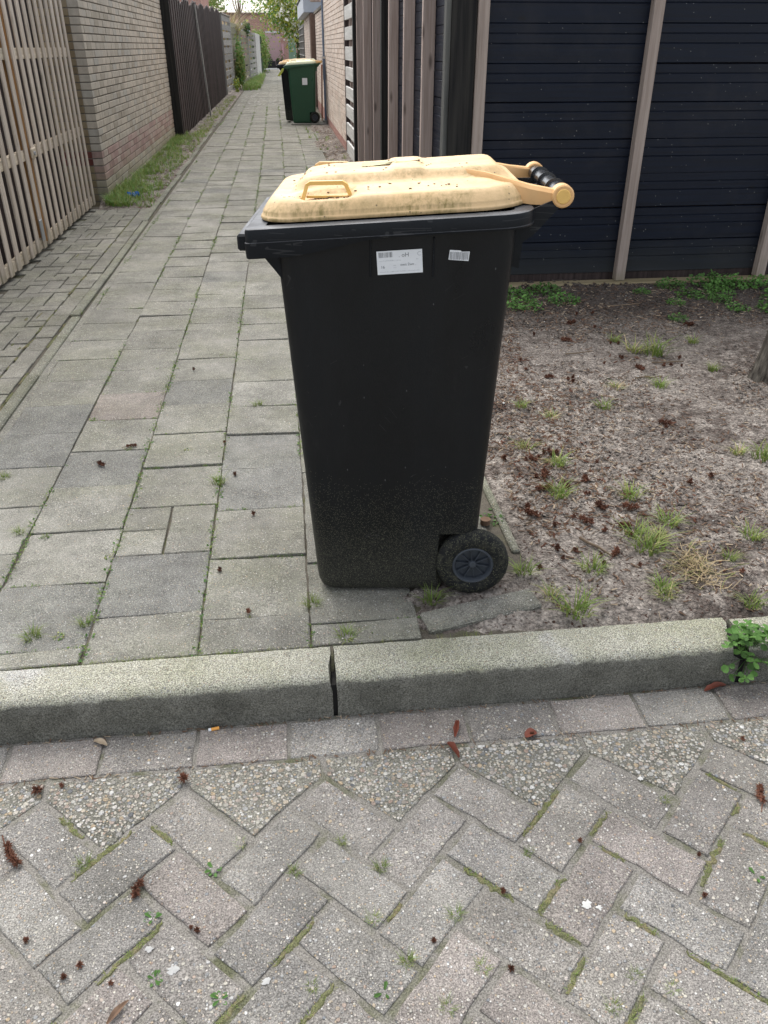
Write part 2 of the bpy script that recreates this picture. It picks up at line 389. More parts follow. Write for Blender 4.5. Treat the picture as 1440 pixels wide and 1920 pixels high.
M['brick_ret'] = m_brick('brown_shaded_brick', [(0, (0.20, 0.150, 0.090)), (0.5, (0.27, 0.21, 0.130)), (1, (0.31, 0.245, 0.155))], 0, (4.5, 6.5, [(0, (0.12, 0.04, 0.035)), (1, (0.16, 0.06, 0.05))]), 0.25, 0.3)
M['mortar'] = m_plain('mortar', (0.185, 0.168, 0.142), 0.95, 0.1, 0, 30, 0.3)
M['brick_right'] = m_brick('pink_beige_brick', [(0, (0.60, 0.48, 0.40)), (0.5, (0.68, 0.57, 0.48)), (1, (0.72, 0.62, 0.54))], 1, (-5, 1.5, [(0, (0.42, 0.24, 0.20)), (1, (0.46, 0.27, 0.23))]), 0.15)
M['mortar_right'] = m_plain('pale_mortar', (0.50, 0.44, 0.38), 0.95, 0.1, 0, 30, 0.2)
def m_farbrick():
    s = NT('red_far_brick', 0.9, 0.1)
    sw = s.xyz(s.pos()); v = s.n('CombineXYZ', {0: s.ma('ADD', sw[0], sw[1]), 1: sw[2], 2: 0.0})
    b = s.n('TexBrick', {'Vector': v, 'Color1': (0.34, 0.16, 0.125), 'Color2': (0.44, 0.22, 0.175), 'Mortar': (0.44, 0.36, 0.32), 'Scale': 1.0, 'Mortar Size': 0.012, 'Brick Width': 0.22, 'Row Height': 0.075})
    s.col(s.tint(b, s.noise(0.8, 4), 0.2)); return s.m
M['far_brick'] = m_farbrick()

# bin plastics
def m_binbody(name, a, dirt=True):
    s = NT(name, 0.42, 0.28)
    p = s.local(); o = s.xyz(p); z = o[2]
    c = s.mix(s.noise(2.5, 4, vec=p), a, [q * 1.6 + 0.0008 for q in a])
    rg = s.n('MapRange', {0: s.noise(6, 6, 0.7, vec=s.scl(p, (1, 1, .35))), 1: 0.35, 2: 0.65, 3: 0.26, 4: 0.56})
    if dirt:
        def specks(scale, th, rad, amt, col, cc, vec):
            v = s.voro(scale, vec); r = s.n('SeparateColor', {0: v.outputs['Color']}, out=None)
            m = s.ma('MULTIPLY', s.ma('GREATER_THAN', r.outputs[0], th), s.ma('LESS_THAN', v.outputs['Distance'], rad))
            return s.mix(s.ma('MULTIPLY', m, amt), cc, col)
        low = s.n('MapRange', {0: s.ma('ADD', z, s.ma('MULTIPLY', s.noise(5, 3, vec=p), 0.12)), 1: 0.46, 2: 0.06, 3: 1.0, 4: 0.42})
        c = specks(520, low, 0.45, 0.55, (0.19, 0.185, 0.13), c, p)
        c = specks(300, s.ma('ADD', low, 0.30), 0.36, 0.55, (0.24, 0.23, 0.17), c, p)
        c = specks(150, 0.988, 0.20, 0.2, (0.35, 0.36, 0.36), c, s.scl(p, (1, 1, 0.45)))
        dust = s.n('MapRange', {0: z, 1: 0.24, 2: 0.0, 3: 0.0, 4: 0.35})
        c = s.mix(dust, c, (0.060, 0.058, 0.046))
        c = s.mix(s.ma('MULTIPLY', s.ramp(s.noise(9, 6, 0.75, vec=s.scl(p, (1, 1, 0.3))), [(0.6, 0), (0.75, 1)]), 0.07), c, (0.10, 0.10, 0.10))
        sm = s.ma('MULTIPLY', s.ramp(s.noise(3.3, 6, 0.72, vec=s.scl(p, (1, 1, .22))), [(0.50, 0), (0.70, 1)]), 0.06)
        c = s.mix(sm, c, (0.050, 0.054, 0.058))       # grey smears run down the sides
        # fine scratches
        for ang, thr in ((0.5, 0.006), (2.2, 0.005)):
            rv = s.n('VectorRotate', {'Vector': p, 'Axis': (0, 1, 0), 'Angle': ang}, rotation_type='AXIS_ANGLE')
            w = s.noise(1.0, 1, vec=s.scl(rv, (5, 5, 26)))
            line = s.ma('MULTIPLY', s.ma('LESS_THAN', s.ma('ABSOLUTE', s.ma('SUBTRACT', w, 0.5)), thr), s.ma('GREATER_THAN', s.noise(7, 2, vec=rv), 0.66))
            c = s.mix(s.ma('MULTIPLY', line, 0.13), c, (0.14, 0.14, 0.14))
        rg = s.ma('ADD', rg, s.ma('MULTIPLY', dust, 0.6))
    s.col(c); s.roughness(rg); s.normal(s.bump(s.noise(220, 2, vec=p), 0.0003)); return s.m
M['bin_black'] = m_binbody('black_bin_plastic', (0.0022, 0.0030, 0.0040))
M['bin_green'] = m_binbody('green_bin_plastic', (0.020, 0.062, 0.034), False)
def m_rim():
    s = NT('black_rim_plastic', 0.42, 0.2); p = s.local()
    c = s.mix(s.noise(8, 5, 0.7, vec=p), (0.0040, 0.0052, 0.0072), (0.0085, 0.011, 0.0145))
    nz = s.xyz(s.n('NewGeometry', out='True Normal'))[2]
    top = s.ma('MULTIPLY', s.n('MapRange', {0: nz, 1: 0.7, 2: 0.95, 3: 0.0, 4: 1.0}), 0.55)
    c = s.mix(s.ma('MULTIPLY', top, s.ramp(s.noise(14, 5, 0.7, vec=p), [(0.3, 0.2), (0.7, 1)])), c, (0.13, 0.14, 0.16))   # paler blue grey on upward faces
    w = s.noise(1.0, 1, vec=s.scl(p, (4, 4, 60)))
    ln = s.ma('MULTIPLY', s.ma('LESS_THAN', s.ma('ABSOLUTE', s.ma('SUBTRACT', w, 0.5)), 0.02), s.ma('GREATER_THAN', s.noise(12, 3, vec=p), 0.55))
    c = s.mix(s.ma('MULTIPLY', ln, 0.12), c, (0.18, 0.18, 0.18))
    s.col(c); s.roughness(s.n('MapRange', {0: s.noise(10, 5, vec=p), 1: 0.3, 2: 0.7, 3: 0.3, 4: 0.55})); s.normal(s.bump(s.noise(260, 2, vec=p), 0.0003)); return s.m
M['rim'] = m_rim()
def m_lid(name='faded_yellow_lid_plastic'):
    s = NT(name, 0.45, 0.4); p = s.local()
    c = s.mix(s.ramp(s.noise(3.0, 4, vec=p), [(0.35, 0), (0.7, 1)]), (0.60, 0.405, 0.20), (0.69, 0.51, 0.30))
    nz = s.xyz(s.n('NewGeometry', out='True Normal'))[2]
    side = s.n('MapRange', {0: nz, 1: 0.975, 2: 0.55, 3: 0.0, 4: 1.0})
    st = s.noise(1.0, 6, 0.7, vec=s.scl(p, (60, 60, 12)))
    big = s.ramp(s.noise(9, 5, 0.65, vec=p), [(0.36, 0), (0.54, 1)])
    alg = s.ma('MULTIPLY', s.ma('MULTIPLY', side, big), s.ramp(st, [(0.42, 0), (0.62, 1)]))
    c = s.mix(s.ma('MULTIPLY', side, 0.25), c, (0.52, 0.345, 0.15))
    c = s.mix(s.ma('MULTIPLY', alg, 0.9), c, (0.20, 0.155, 0.045))
    gr = s.ma('MULTIPLY', s.ramp(s.noise(11, 7, 0.78, vec=p), [(0.50, 0), (0.66, 1)]), 0.55)
    c = s.mix(gr, c, (0.40, 0.29, 0.14))
    v = s.voro(120, p); r = s.n('SeparateColor', {0: v.outputs['Color']}, out=None)
    sp = s.ma('MULTIPLY', s.ma('GREATER_THAN', r.outputs[0], 0.955), s.ma('LESS_THAN', v.outputs['Distance'], 0.26))
    c = s.mix(s.ma('MULTIPLY', sp, 0.8), c, (0.09, 0.07, 0.04))
    s.col(c); s.roughness(s.n('MapRange', {0: s.noise(20, 4, vec=p), 1: 0.3, 2: 0.7, 3: 0.50, 4: 0.75})); s.normal(s.bump(s.noise(180, 3, vec=p), 0.0004)); return s.m
M['lid'] = m_lid()
def m_arm():
    s = NT('orange_arm_plastic', 0.4, 0.4); p = s.local()
    c = s.mix(s.noise(14, 5, 0.6, vec=p), (0.64, 0.35, 0.13), (0.72, 0.46, 0.22))
    c = s.mix(s.ma('MULTIPLY', s.ramp(s.noise(30, 5, 0.7, vec=p), [(0.55, 0), (0.7, 1)]), 0.35), c, (0.45, 0.25, 0.08))
    s.col(c); return s.m
M['arm'] = m_arm()
M['cap'] = m_plain('yellow_cap_plastic', (0.74, 0.47, 0.14), 0.4, 0.4, 0, 30, 0.12)
M['tyre'] = NT('tyre_rubber', 0.85, 0.2).m
def m_tyre():
    s = NT('dusty_tyre_rubber', 0.8, 0.25); p = s.local()
    c = s.mix(s.ramp(s.noise(40, 5, 0.75, vec=p), [(0.45, 0), (0.65, 1)]), (0.010, 0.011, 0.012), (0.040, 0.040, 0.030))
    v = s.voro(330, p); r = s.n('SeparateColor', {0: v.outputs['Color']}, out=None)
    c = s.mix(s.ma('MULTIPLY', s.ma('MULTIPLY', s.ma('GREATER_THAN', r.outputs[0], 0.72), s.ma('LESS_THAN', v.outputs['Distance'], 0.4)), 0.7), c, (0.15, 0.15, 0.09))
    s.col(c); s.normal(s.bump(s.noise(120, 4, vec=p), 0.0015)); return s.m
M['tyre'] = m_tyre()
M['wheelrim'] = m_plain('blue_grey_wheel_plastic', (0.046, 0.054, 0.066), 0.45, 0.4, 0, 60, 0.25)
M['bar'] = m_plain('glossy_black_bar', (0.014, 0.016, 0.020), 0.22, 0.6, 0, 40, 0.3)
M['paper'] = m_plain('white_sticker', (0.72, 0.74, 0.76), 0.6, 0.3, 0, 60, 0.06)
M['ink'] = m_plain('faded_ink', (0.20, 0.21, 0.22), 0.7, 0.2)
M['ink_pale'] = m_plain('pale_ink', (0.50, 0.52, 0.54), 0.7, 0.2)
M['oldsticker'] = m_plain('greenish_old_sticker', (0.44, 0.42, 0.24), 0.7, 0.2, 0, 60, 0.35)
# ================================================================== SETTING
def sheet(name, x0, x1, y0, y1, z, m):
    me = mesh(name, [(x0, y0, z), (x1, y0, z), (x1, y1, z), (x0, y1, z)], [(0, 1, 2, 3)], m)
    return me
g = obj('ground', sheet('ground', -500, 500, -300, 900, -0.22, M['soil'])); tag(g, kind='structure')

def outline(poly, seg):
    out = []
    for k in range(len(poly)):
        a = Vector(poly[k]); b = Vector(poly[(k + 1) % len(poly)])
        n = max(1, round((b - a).length / seg))
        for j in range(n): out.append(a.lerp(b, j / n))
    return out

def paver_mesh(name, poly, h, ch, jit, seg, seed, mats):
    """a paving stone: outline polygon (counter-clockwise), worn chamfered top edge"""
    r = random.Random(seed); pts = outline(poly, seg); n = len(pts)
    cen = sum(pts, Vector((0, 0))) / n
    nr = []
    for k in range(n):
        e = (pts[(k + 1) % n] - pts[k - 1]).normalized(); nr.append(Vector((-e.y, e.x)))
    base = []; mid = []; top = []
    for k in range(n):
        p = pts[k] + nr[k] * (abs(r.gauss(0, jit)))
        if r.random() < 0.08: p = p + nr[k] * jit * 3
        c2 = ch * r.uniform(0.6, 1.5)
        base.append((p.x, p.y, -h)); mid.append((p.x, p.y, -c2 * 0.8))
        q = p + nr[k] * c2; top.append((q.x, q.y, 0.0))
    v = base + mid + top; f = []
    for k in range(n):
        k2 = (k + 1) % n
        f.append((k, k2, n + k2, n + k)); f.append((n + k, n + k2, 2 * n + k2, 2 * n + k))
    f.append(tuple(range(2 * n, 3 * n)))
    return mesh(name, v, f, mats)

def rect(a, b): return [(-a / 2, -b / 2), (a / 2, -b / 2), (a / 2, b / 2), (-a / 2, b / 2)]
# ---- pavement of the alley -------------------------------------------------
TP = 0.307
pav = empty('pavement'); tag(pav, kind='structure')
jm = MB()
jm.add([(-1.31, 1.655, -0.008), (0.66, 1.655, -0.008), (0.94, 5.2, -0.008), (0.96, 66, -0.008), (-1.36, 66, -0.008), (-1.31, 5, -0.008)], [(0, 1, 2, 3, 4, 5)])
jm.build('bedding', M['joint'], pav)
slabs = [paver_mesh('slab', rect(0.2975, 0.3045), 0.05, 0.0022, 0.0012, 0.04, 10 + k, M['slab']) for k in range(6)]
phase = {-4: 3.148, -3: 3.270, -2: 3.401, -1: 3.353, 0: 3.30, 1: 3.42, 2: 3.36}
special = {(-2, 1.85): 'slab_dark', (-3, 1.80): 'slab_dark', (-3, 2.632): 'slab_dark', (-4, 2.797): 'slab_dark', (-4, 3.148): 'slab_dark', (-3, 3.27): 'slab_pink', (-1, 3.353): 'slab_light',
           (-4, 2.278): 'slab_light', (-2, 3.401): 'slab_dark', (-2, 3.70): 'slab_light', (0, 2.1): 'slab_light', (-1, 4.75): 'slab_dark'}
far = MB(); cnt = 0
for c in range(-4, 3):
    x = c * 0.30 + 0.15
    k = math.floor((1.67 - phase[c]) / TP)
    while True:
        q0 = phase[c] + k * TP; k += 1
        if q0 > 64: break
        if q0 + TP < 1.70: continue
        if c >= 1 and q0 < 1.95: continue
        if c >= 2 and q0 < 5.3: continue
        if c == 2 and rng.random() < 0.55: continue
        lo = max(q0, 1.668); hi = q0 + TP; yc = (lo + hi) / 2
        drift = -0.06 * sstep(11, 30, yc)
        near = q0 < 11.5 and cnt < 290
        if c == -2 and abs(q0 - 2.16) < 0.12:               # the slab made up of three cut pieces
            for (dx, dy, w_, d_) in ((-0.075, 0.075, 0.146, 0.15), (-0.075, -0.077, 0.146, 0.15), (0.075, 0, 0.147, 0.302)):
                me = paver_mesh('slab_piece', rect(w_ - 0.003, d_ - 0.002), 0.05, 0.003, 0.001, 0.05, int(900 + dx * 100 + dy * 100), M['slab'])
                obj('slab', me, pav, (x + dx, yc + dy, 0.001), (R(rng.uniform(-.6, .6)), R(rng.uniform(-.6, .6)), R(rng.uniform(-.6, .6)))); cnt += 1
            continue
        if near:
            m = None
            for (cc, qq), nm in special.items():
                if cc == c and abs(qq - q0) < 0.13: m = M[nm]
            if m is None:
                t = rng.random()
                m = M['slab_dark'] if t < 0.05 else M['slab_light'] if t < 0.15 else M['slab']
            me = slabs[rng.randrange(6)] if hi - lo > 0.30 else paver_mesh('slab_cut', rect(0.2955, hi - lo - 0.004), 0.05, 0.0032, 0.0008, 0.06, k + 50, M['slab'])
            obj('slab', me, pav, (x + drift + rng.gauss(0, .001), yc, rng.uniform(-0.003, 0.003)),
                (R(rng.gauss(0, .7)), R(rng.gauss(0, .6)), R(rng.gauss(0, .35))), m); cnt += 1
        else:
            zz = rng.uniform(-0.003, 0.003)
            far.box((x + drift - 0.147, q0 + 0.003, -0.03), (x + drift + 0.147, q0 + TP - 0.004, zz))
tag(far.build('slab', M['slab'], pav), kind='stuff')
# concrete edging strip along the left of the slabs (1 m lengths)
def edging(parent, x, y, L, rz, w=0.055, z=0.012, name='edging'):
    b = MB(); b.cbox((-w / 2, 0.004, -0.15), (w / 2, L - 0.004, 0), 0.006)
    return b.build(name, M['edging'], parent, loc=(x, y, z), rot=(0, 0, rz))
for k in range(26):
    y = 1.60 + k * 1.0 + 0.24
    edging(pav, -1.255 - 0.0050 * (y - 2) - (0.01 if k % 3 == 0 else 0), y, 1.0, R(rng.uniform(-.5, .5)), z=rng.uniform(0.004, 0.016))
jm = MB(); [jm.add([(-1.232 - .0006 * q, q, -0.0015), (-1.196 - 0.06 * sstep(11, 30, q), q, -0.0015), (-1.196 - 0.06 * sstep(11, 30, q + 1), q + 1, -0.0015), (-1.232 - .0006 * q, q + 1, -0.0015)], [(0, 1, 2, 3)]) for q in [1.66 + t for t in range(30)]]
jm.build('sand_strip', M['slab'], pav)
# ---- brick apron in front of the gates --------------------------------------
ap = empty('apron'); tag(ap, kind='structure')
jm = MB().add([(-1.97, 1.66, -0.011), (-1.29, 1.66, -0.011), (-1.31, 8.75, -0.011), (-1.97, 8.75, -0.011)], [(0, 1, 2, 3)])
jm.build('bedding', M['joint'], ap)
abr = [paver_mesh('apron_brick', rect(0.203, 0.099), 0.05, 0.003, 0.0008, 0.05, 200 + k, M['apron']) for k in range(4)]
W = 0.105; cells = []
for a in range(-2, 8):
    for b in range(-2, 72):
        k = (a - b) % 4
        if k == 0: cells.append((a + 1, b + 0.5, 0))
        elif k == 3: cells.append((a + 0.5, b + 1, 1))
n_ap = 0; am = MB()
lst = [(-1.945 + u * W, 3.0 + v * W, o) for u, v, o in cells if -1.98 < -1.945 + u * W - (W if o == 0 else W / 2) and -1.945 + u * W + (W if o == 0 else W / 2) < -1.418 and 3.0 + v * W < 8.62]
lst += [(-1.365, 3.1 + k * 0.209, 1) for k in range(27)]
lst += [(-1.945 + u * W - W / 2, 3.0 + v * W, 2) for u, v, o in cells if o == 0 and -1.945 + u * W > -1.418 - W + .002 and -1.945 + u * W - W < -1.418 - W * .8 and 3.0 + v * W < 8.62]
lst.sort(key=lambda t: t[1])
half_b = paver_mesh('apron_half', rect(0.098, 0.099), 0.05, 0.003, 0.0008, 0.05, 219, M['apron'])
for x, y, o in lst:
    if y < 2.9: continue
    obj('brick', half_b if o == 2 else abr[rng.randrange(4)], ap, (x, y, rng.uniform(-0.003, 0.003)), (R(rng.gauss(0, .5)), R(rng.gauss(0, .5)), R(90 * (o % 2) + rng.gauss(0, .6)))) if n_ap < 298 else None
    n_ap += 1
# ---- kerb -------------------------------------------------------------------
kb = empty('kerb'); tag(kb, kind='structure')
def kerb_stone(x0, x1, seed, chip0=0.0, chip1=0.0, dz=0.0):
    r = random.Random(seed); n = 44; rings = []
    q0, q1 = 1.53, 1.660; zt = 0.010 + dz
    prof = [(q1, -0.20), (q1, zt - 0.010), (q1 - 0.006, zt - 0.001), (q1 - 0.03, zt), (q0 + 0.055, zt), (q0 + 0.024, zt - 0.002), (q0 + 0.010, zt - 0.008), (q0 + 0.002, zt - 0.020), (q0, zt - 0.045), (q0, zt - 0.09), (q0 - 0.003, -0.20)]
    for k in range(n + 1):
        t = k / n; x = x0 + 0.003 + (x1 - x0 - 0.006) * t; ring = []; eb = max(0, r.gauss(-.2, 1)) * 0.0022
        for j, (q, z) in enumerate(prof):
            d0 = x - x0; d1 = x1 - x; xx = x
            ch = 0
            if j in (4, 5, 6, 7):
                if chip1 and d1 < 0.03: ch = chip1 * (1 - d1 / 0.03)
                if chip0 and d0 < 0.02: ch = max(ch, chip0 * (1 - d0 / 0.02))
            jx = -ch * 0.9 if (chip1 and d1 < 0.03) else (ch * 0.7 if chip0 and d0 < 0.02 else 0)
            if k == n: jx += -r.uniform(0, 0.003)
            if k == 0: jx += r.uniform(0, 0.003)
            ring.append((xx + jx, q + r.uniform(-0.001, 0.001) + (ch * 0.3 if j >= 6 else 0), z - ch * 0.9 + (r.uniform(-0.0012, 0.0012) if j > 1 else 0) - (eb if j in (5, 6, 7) else 0)))
        rings.append(ring)
    b = MB().loft(rings, closed=False)
    b.f.append(tuple(range(len(prof)))); b.i.append(0)
    b.f.append(tuple(reversed([n * len(prof) + j for j in range(len(prof))]))); b.i.append(0)
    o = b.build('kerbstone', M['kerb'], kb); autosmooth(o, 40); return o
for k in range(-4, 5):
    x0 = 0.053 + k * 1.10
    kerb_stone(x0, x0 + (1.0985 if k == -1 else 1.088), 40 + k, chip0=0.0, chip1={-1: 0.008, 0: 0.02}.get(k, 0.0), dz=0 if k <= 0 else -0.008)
MB().box((-5, 1.54, -0.24), (6, 1.655, -0.022)).build('kerb_bedding', M['darkpost'], kb)
b = MB(); r3 = random.Random(4)                         # dirt packed into the upper part of the joint
b.loft([[(x0 - .001 + r3.uniform(-.002, .001), q, z), (x0 + .006 + r3.uniform(-.001, .002), q, z)] for x0, q, z in [(0.049, 1.53 + .13 * t, -.10 + .106 * min(1, t * 1.6)) for t in (.12, .3, .5, .7, .85, 1)]], closed=False).build('joint_dirt', M['joint'], kb)
# ---- road -------------------------------------------------------------------
RZ = -0.12
road = empty('road'); tag(road, kind='structure')
obj('road_bed', sheet('road_bed', -40, 40, -12, 1.535, RZ - 0.0030, M['joint_road']), road)
PW = 0.3225 / (2 * math.sqrt(2)); MQ = 1.335; s2 = math.sqrt(2)
pmats = ['paver', 'paver', 'paver', 'paver_grey', 'paver_grey', 'paver_red']
pvm = [paver_mesh('paver', rect(2 * PW - 0.012, PW - 0.011), 0.06, 0.0026, 0.0014, 0.035, 300 + k, M['paver']) for k in range(6)]
items = []
for x in range(-40, 40):
    for y in range(-40, 40):
        k = (x - y) % 4
        if k == 0: c = (x + 1, y + 0.5); mx = x + y + 3; o = 0
        elif k == 3: c = (x + 0.5, y + 1); mx = x + y + 3; o = 1
        else: continue
        if mx > 1: continue                       # the topmost stones end at lattice sum 1
        p = -(c[0] - c[1]) / s2 * PW; q = (c[0] + c[1] - 1) / s2 * PW + MQ
        items.append((p, q, o))
# shift so that the stone tips fall at p = 0.011 + 0.323 k : tips are the far corners of the H stones with sum 1
tip = None
for x in range(-4, 5):
    y = -2 - x
    if (x - y) % 4 == 0: tip = -((x + 2) - (y + 1)) / s2 * PW; break
SH = 0.0115 - tip
items = [(p + SH, q, o) for p, q, o in items]
vis = [t for t in items if -1.6 < t[0] < 1.75 and 0.40 < t[1]]
vis.sort(key=lambda t: math.hypot(t[0], t[1] - 1.0))
pav_pos = []
for k, (p, q, o) in enumerate(vis[:235]):
    me = pvm[rng.randrange(6)]
    rz = R((135 if o == 0 else 45) + rng.gauss(0, 1.2) + (180 if rng.random() < .5 else 0))
    pp = p + rng.gauss(0, .0016); qq = q + rng.gauss(0, .0016)
    obj('paver', me, road, (pp, qq, RZ + rng.uniform(-0.0004, 0.0022)), (R(rng.gauss(0, .35)), R(rng.gauss(0, .35)), rz), M[rng.choice(pmats)])
    pav_pos.append((pp, qq, rz))
fm = MB(); seen = set(vis[:235])
for t in items:
    if t in seen or abs(t[0]) > 3.4 or t[1] < -1.2: continue
    p, q, o = t; a = R(135 if o == 0 else 45); ca, sa = math.cos(a), math.sin(a); l, w = PW - 0.004, PW / 2 - 0.004
    cs = [(p + ca * i * l - sa * j * w, q + sa * i * l + ca * j * w) for i, j in ((-1, -1), (1, -1), (1, 1), (-1, 1))]
    fm.add([(a_, b_, RZ - 0.03) for a_, b_ in cs] + [(a_, b_, RZ) for a_, b_ in cs], [(4, 5, 6, 7), (0, 1, 5, 4), (1, 2, 6, 5), (2, 3, 7, 6), (3, 0, 4, 7)])
tag(fm.build('paver', M['paver'], road), kind='stuff')
# pentagonal edge stones ("mitres") with exposed pebbles
hw = 0.3225 / 2
mit = [paver_mesh('edge_stone', [(0, -0.148), (hw - 0.006, 0.002), (hw - 0.006, 0.056), (-hw + 0.006, 0.056), (-hw + 0.006, 0.002)], 0.06, 0.0022, 0.0014, 0.03, 500 + k, M['mitre']) for k in range(4)]
for k in range(-9, 10):
    obj('edge_stone', mit[k % 4], road, (0.0115 + 0.3225 * (k + 0.5), MQ, RZ + rng.uniform(0.0002, 0.002)), (R(rng.gauss(0, .3)), R(rng.gauss(0, .3)), R(rng.gauss(0, .4))), M['mitre'])
sol = [paver_mesh('gutter_stone', rect(0.2205, 0.119), 0.06, 0.003, 0.0014, 0.035, 600 + k, M['paver']) for k in range(4)]
for k in range(-13, 13):
    obj('gutter_stone', sol[k % 4], road, (0.157 + 0.1135 + k * 0.2275, 1.4605, RZ + rng.uniform(0.0002, 0.0025)), (R(rng.gauss(0, .4)), R(rng.gauss(0, .3)), R(rng.gauss(0, .5))), M[['paver_red', 'paver_grey', 'paver_red', 'paver'][(k * 7) % 4]])
# ---- soil of the planting bed ------------------------------------------------
def soil_h(x, y):
    big = (fbm(x * 1.1, y * 1.1, 3) - 0.5) * 0.030
    c1 = np.abs(fbm(x * 19, y * 19, 9, 3) - 0.5) * 0.060
    c2 = (fbm(x * 38, y * 38, 14, 3) - 0.5) * 0.020
    f = np.clip(fbm(x * 2.3, y * 2.3, 21, 3) * 2 - 0.55, 0.12, 1)      # smooth trodden patches and crumbly ones
    return big + (c1 + c2) * f
def soil_z(x, y):
    h = soil_h(x, y)
    rise = 0.010 + 0.020 * np.clip((y - 1.66) / 0.8, 0, 1)
    ed = np.clip((y - 1.66) / 0.06, 0, 1)
    e2 = np.clip((x - 0.66) / 0.10, 0, 1); e2 = np.where(y < 1.93, np.clip((x - 0.30) / 0.25, 0, 1), e2)
    z = rise * (0.3 + 0.7 * e2) + h * (0.35 + 0.65 * e2 * ed) - 0.008 - 0.02 * (1 - ed)
    lim = np.where(y < 1.945, 0.29 + 0.02 * np.sin(y * 60), 0.672 + (y - 2.1) * 0.004)
    return np.where(x < lim, -0.035, z)
xs = np.concatenate([np.arange(0.26, 3.5, 0.0115), np.arange(3.5, 7, 0.1)])
ys = np.concatenate([np.arange(1.655, 3.4, 0.0105), np.arange(3.4, 5.30, 0.016)])
X, Y = np.meshgrid(xs, ys); Z = soil_z(X, Y)
v = np.stack([X.ravel(), Y.ravel(), Z.ravel()], 1); nx = len(xs); ny = len(ys)
ii = np.arange(nx * ny).reshape(ny, nx)
fq = np.stack([ii[:-1, :-1].ravel(), ii[:-1, 1:].ravel(), ii[1:, 1:].ravel(), ii[1:, :-1].ravel()], 1)
so = obj('soil', mesh('soil', v.tolist(), fq.tolist(), M['soil'], True)); tag(so, kind='structure')
def sz(x, y): return float(soil_z(np.array(float(x)), np.array(float(y))))
# clods and crumbs (uncountable)
def crumbs(name, n, area, r0, r1, mats, zf, seed, flat=0.6, mi=None):
    rr = random.Random(seed); b = MB()
    for _ in range(n):
        x, y = area(rr); r = rr.uniform(r0, r1) * rr.uniform(0.6, 1); z = zf(x, y)
        pts = []
        for (a, e) in ((0, 0), (1.57, 0), (3.14, 0), (4.71, 0), (0, 1.57), (0, -1.57)):
            k = r * rr.uniform(0.7, 1.2)
            pts.append((x + k * math.cos(a) * math.cos(e), y + k * math.sin(a) * math.cos(e), z + k * math.sin(e) * flat + r * 0.25))
        b.add(pts, [(0, 1, 4), (1, 2, 4), (2, 3, 4), (3, 0, 4), (1, 0, 5), (2, 1, 5), (3, 2, 5), (0, 3, 5)], rr.randrange(len(mats)) if mi is None else mi)
    return b.build(name, mats)
def bed_area(rr):
    while True:
        x = rr.uniform(0.7, 3.4); y = rr.uniform(1.68, 5.1)
        if x < 1.0 + 0.45 * y and rr.random() < sstep(.36, .62, float(fbm(np.array(x * 2.3), np.array(y * 2.3), 21, 3))) + .10: return x, y
tag(crumbs('soil_crumbs', 9000, bed_area, 0.003, 0.013, [M['soil']], sz, 3), 'loose crumbs of grey brown earth strewn over the planting bed', 'soil', kind='stuff')
# bark chips and bits of stalk
def chips(name, n, area, mats, zf, seed, L=(0.008, 0.03), w=(0.002, 0.007)):
    rr = random.Random(seed); b = MB()
    for _ in range(n):
        x, y = area(rr); l = rr.uniform(*L); ww = rr.uniform(*w)
        T = Matrix.Translation((x, y, zf(x, y) + 0.003)) @ Euler((rr.gauss(0, .25), rr.gauss(0, .25), rr.uniform(0, 6.3))).to_matrix().to_4x4()
        t = ww * 0.35
        vv = [T @ Vector(p) for p in ((-l / 2, -ww / 2, 0), (l / 2, -ww / 3, 0), (l / 2, ww / 3, 0), (-l / 2, ww / 2, 0), (-l / 2, 0, t), (l / 2, 0, t))]
        b.add(vv, [(0, 1, 5, 4), (2, 3, 4, 5), (0, 4, 3), (1, 2, 5)], rr.randrange(len(mats)))
    return b.build(name, mats)
tag(chips('bark_chips', 6000, bed_area, [M['chip'], M['chip'], M['chip'], M['chip_pale']], sz, 5), 'brown bark chips and stalk fragments scattered over the bare bed', 'bark chips', kind='stuff')
tag(crumbs('pebbles', 170, bed_area, 0.003, 0.009, [M['white_bit'], M['chip_pale'], M['slab_light'], M['slab_light']], sz, 91), 'small pale pebbles lying in the soil of the bed', 'pebbles', kind='stuff')
def near_bin(rr):
    while True:
        x = 0.72 + abs(rr.gauss(0, .45)); y = rr.uniform(1.75, 4.9)
        if x < 3 and float(fbm(np.array(x * 3.1), np.array(y * 3.1), 71, 3)) > rr.uniform(.35, .62): return x, y
tag(chips('leaf_litter', 2600, near_bin, [M['chip'], M['cone'], M['chip'], M['twig']], sz, 93, (0.008, 0.026), (0.003, 0.009)), 'brown leaf litter gathered on the soil beside the bin', 'leaf litter', kind='stuff')
tag(chips('joint_litter', 420, lambda rr: (rr.uniform(-1.3, 1.5), rr.gauss(1.524, 0.006) if rr.random() < .55 else 1.396 + rr.gauss(0, .004)), [M['chip'], M['chip'], M['chip_pale']], lambda x, y: RZ - 0.003, 8, (0.005, 0.022), (0.0015, 0.004)),
    'brown litter caught in the joints along the foot of the kerb', 'litter', kind='stuff')
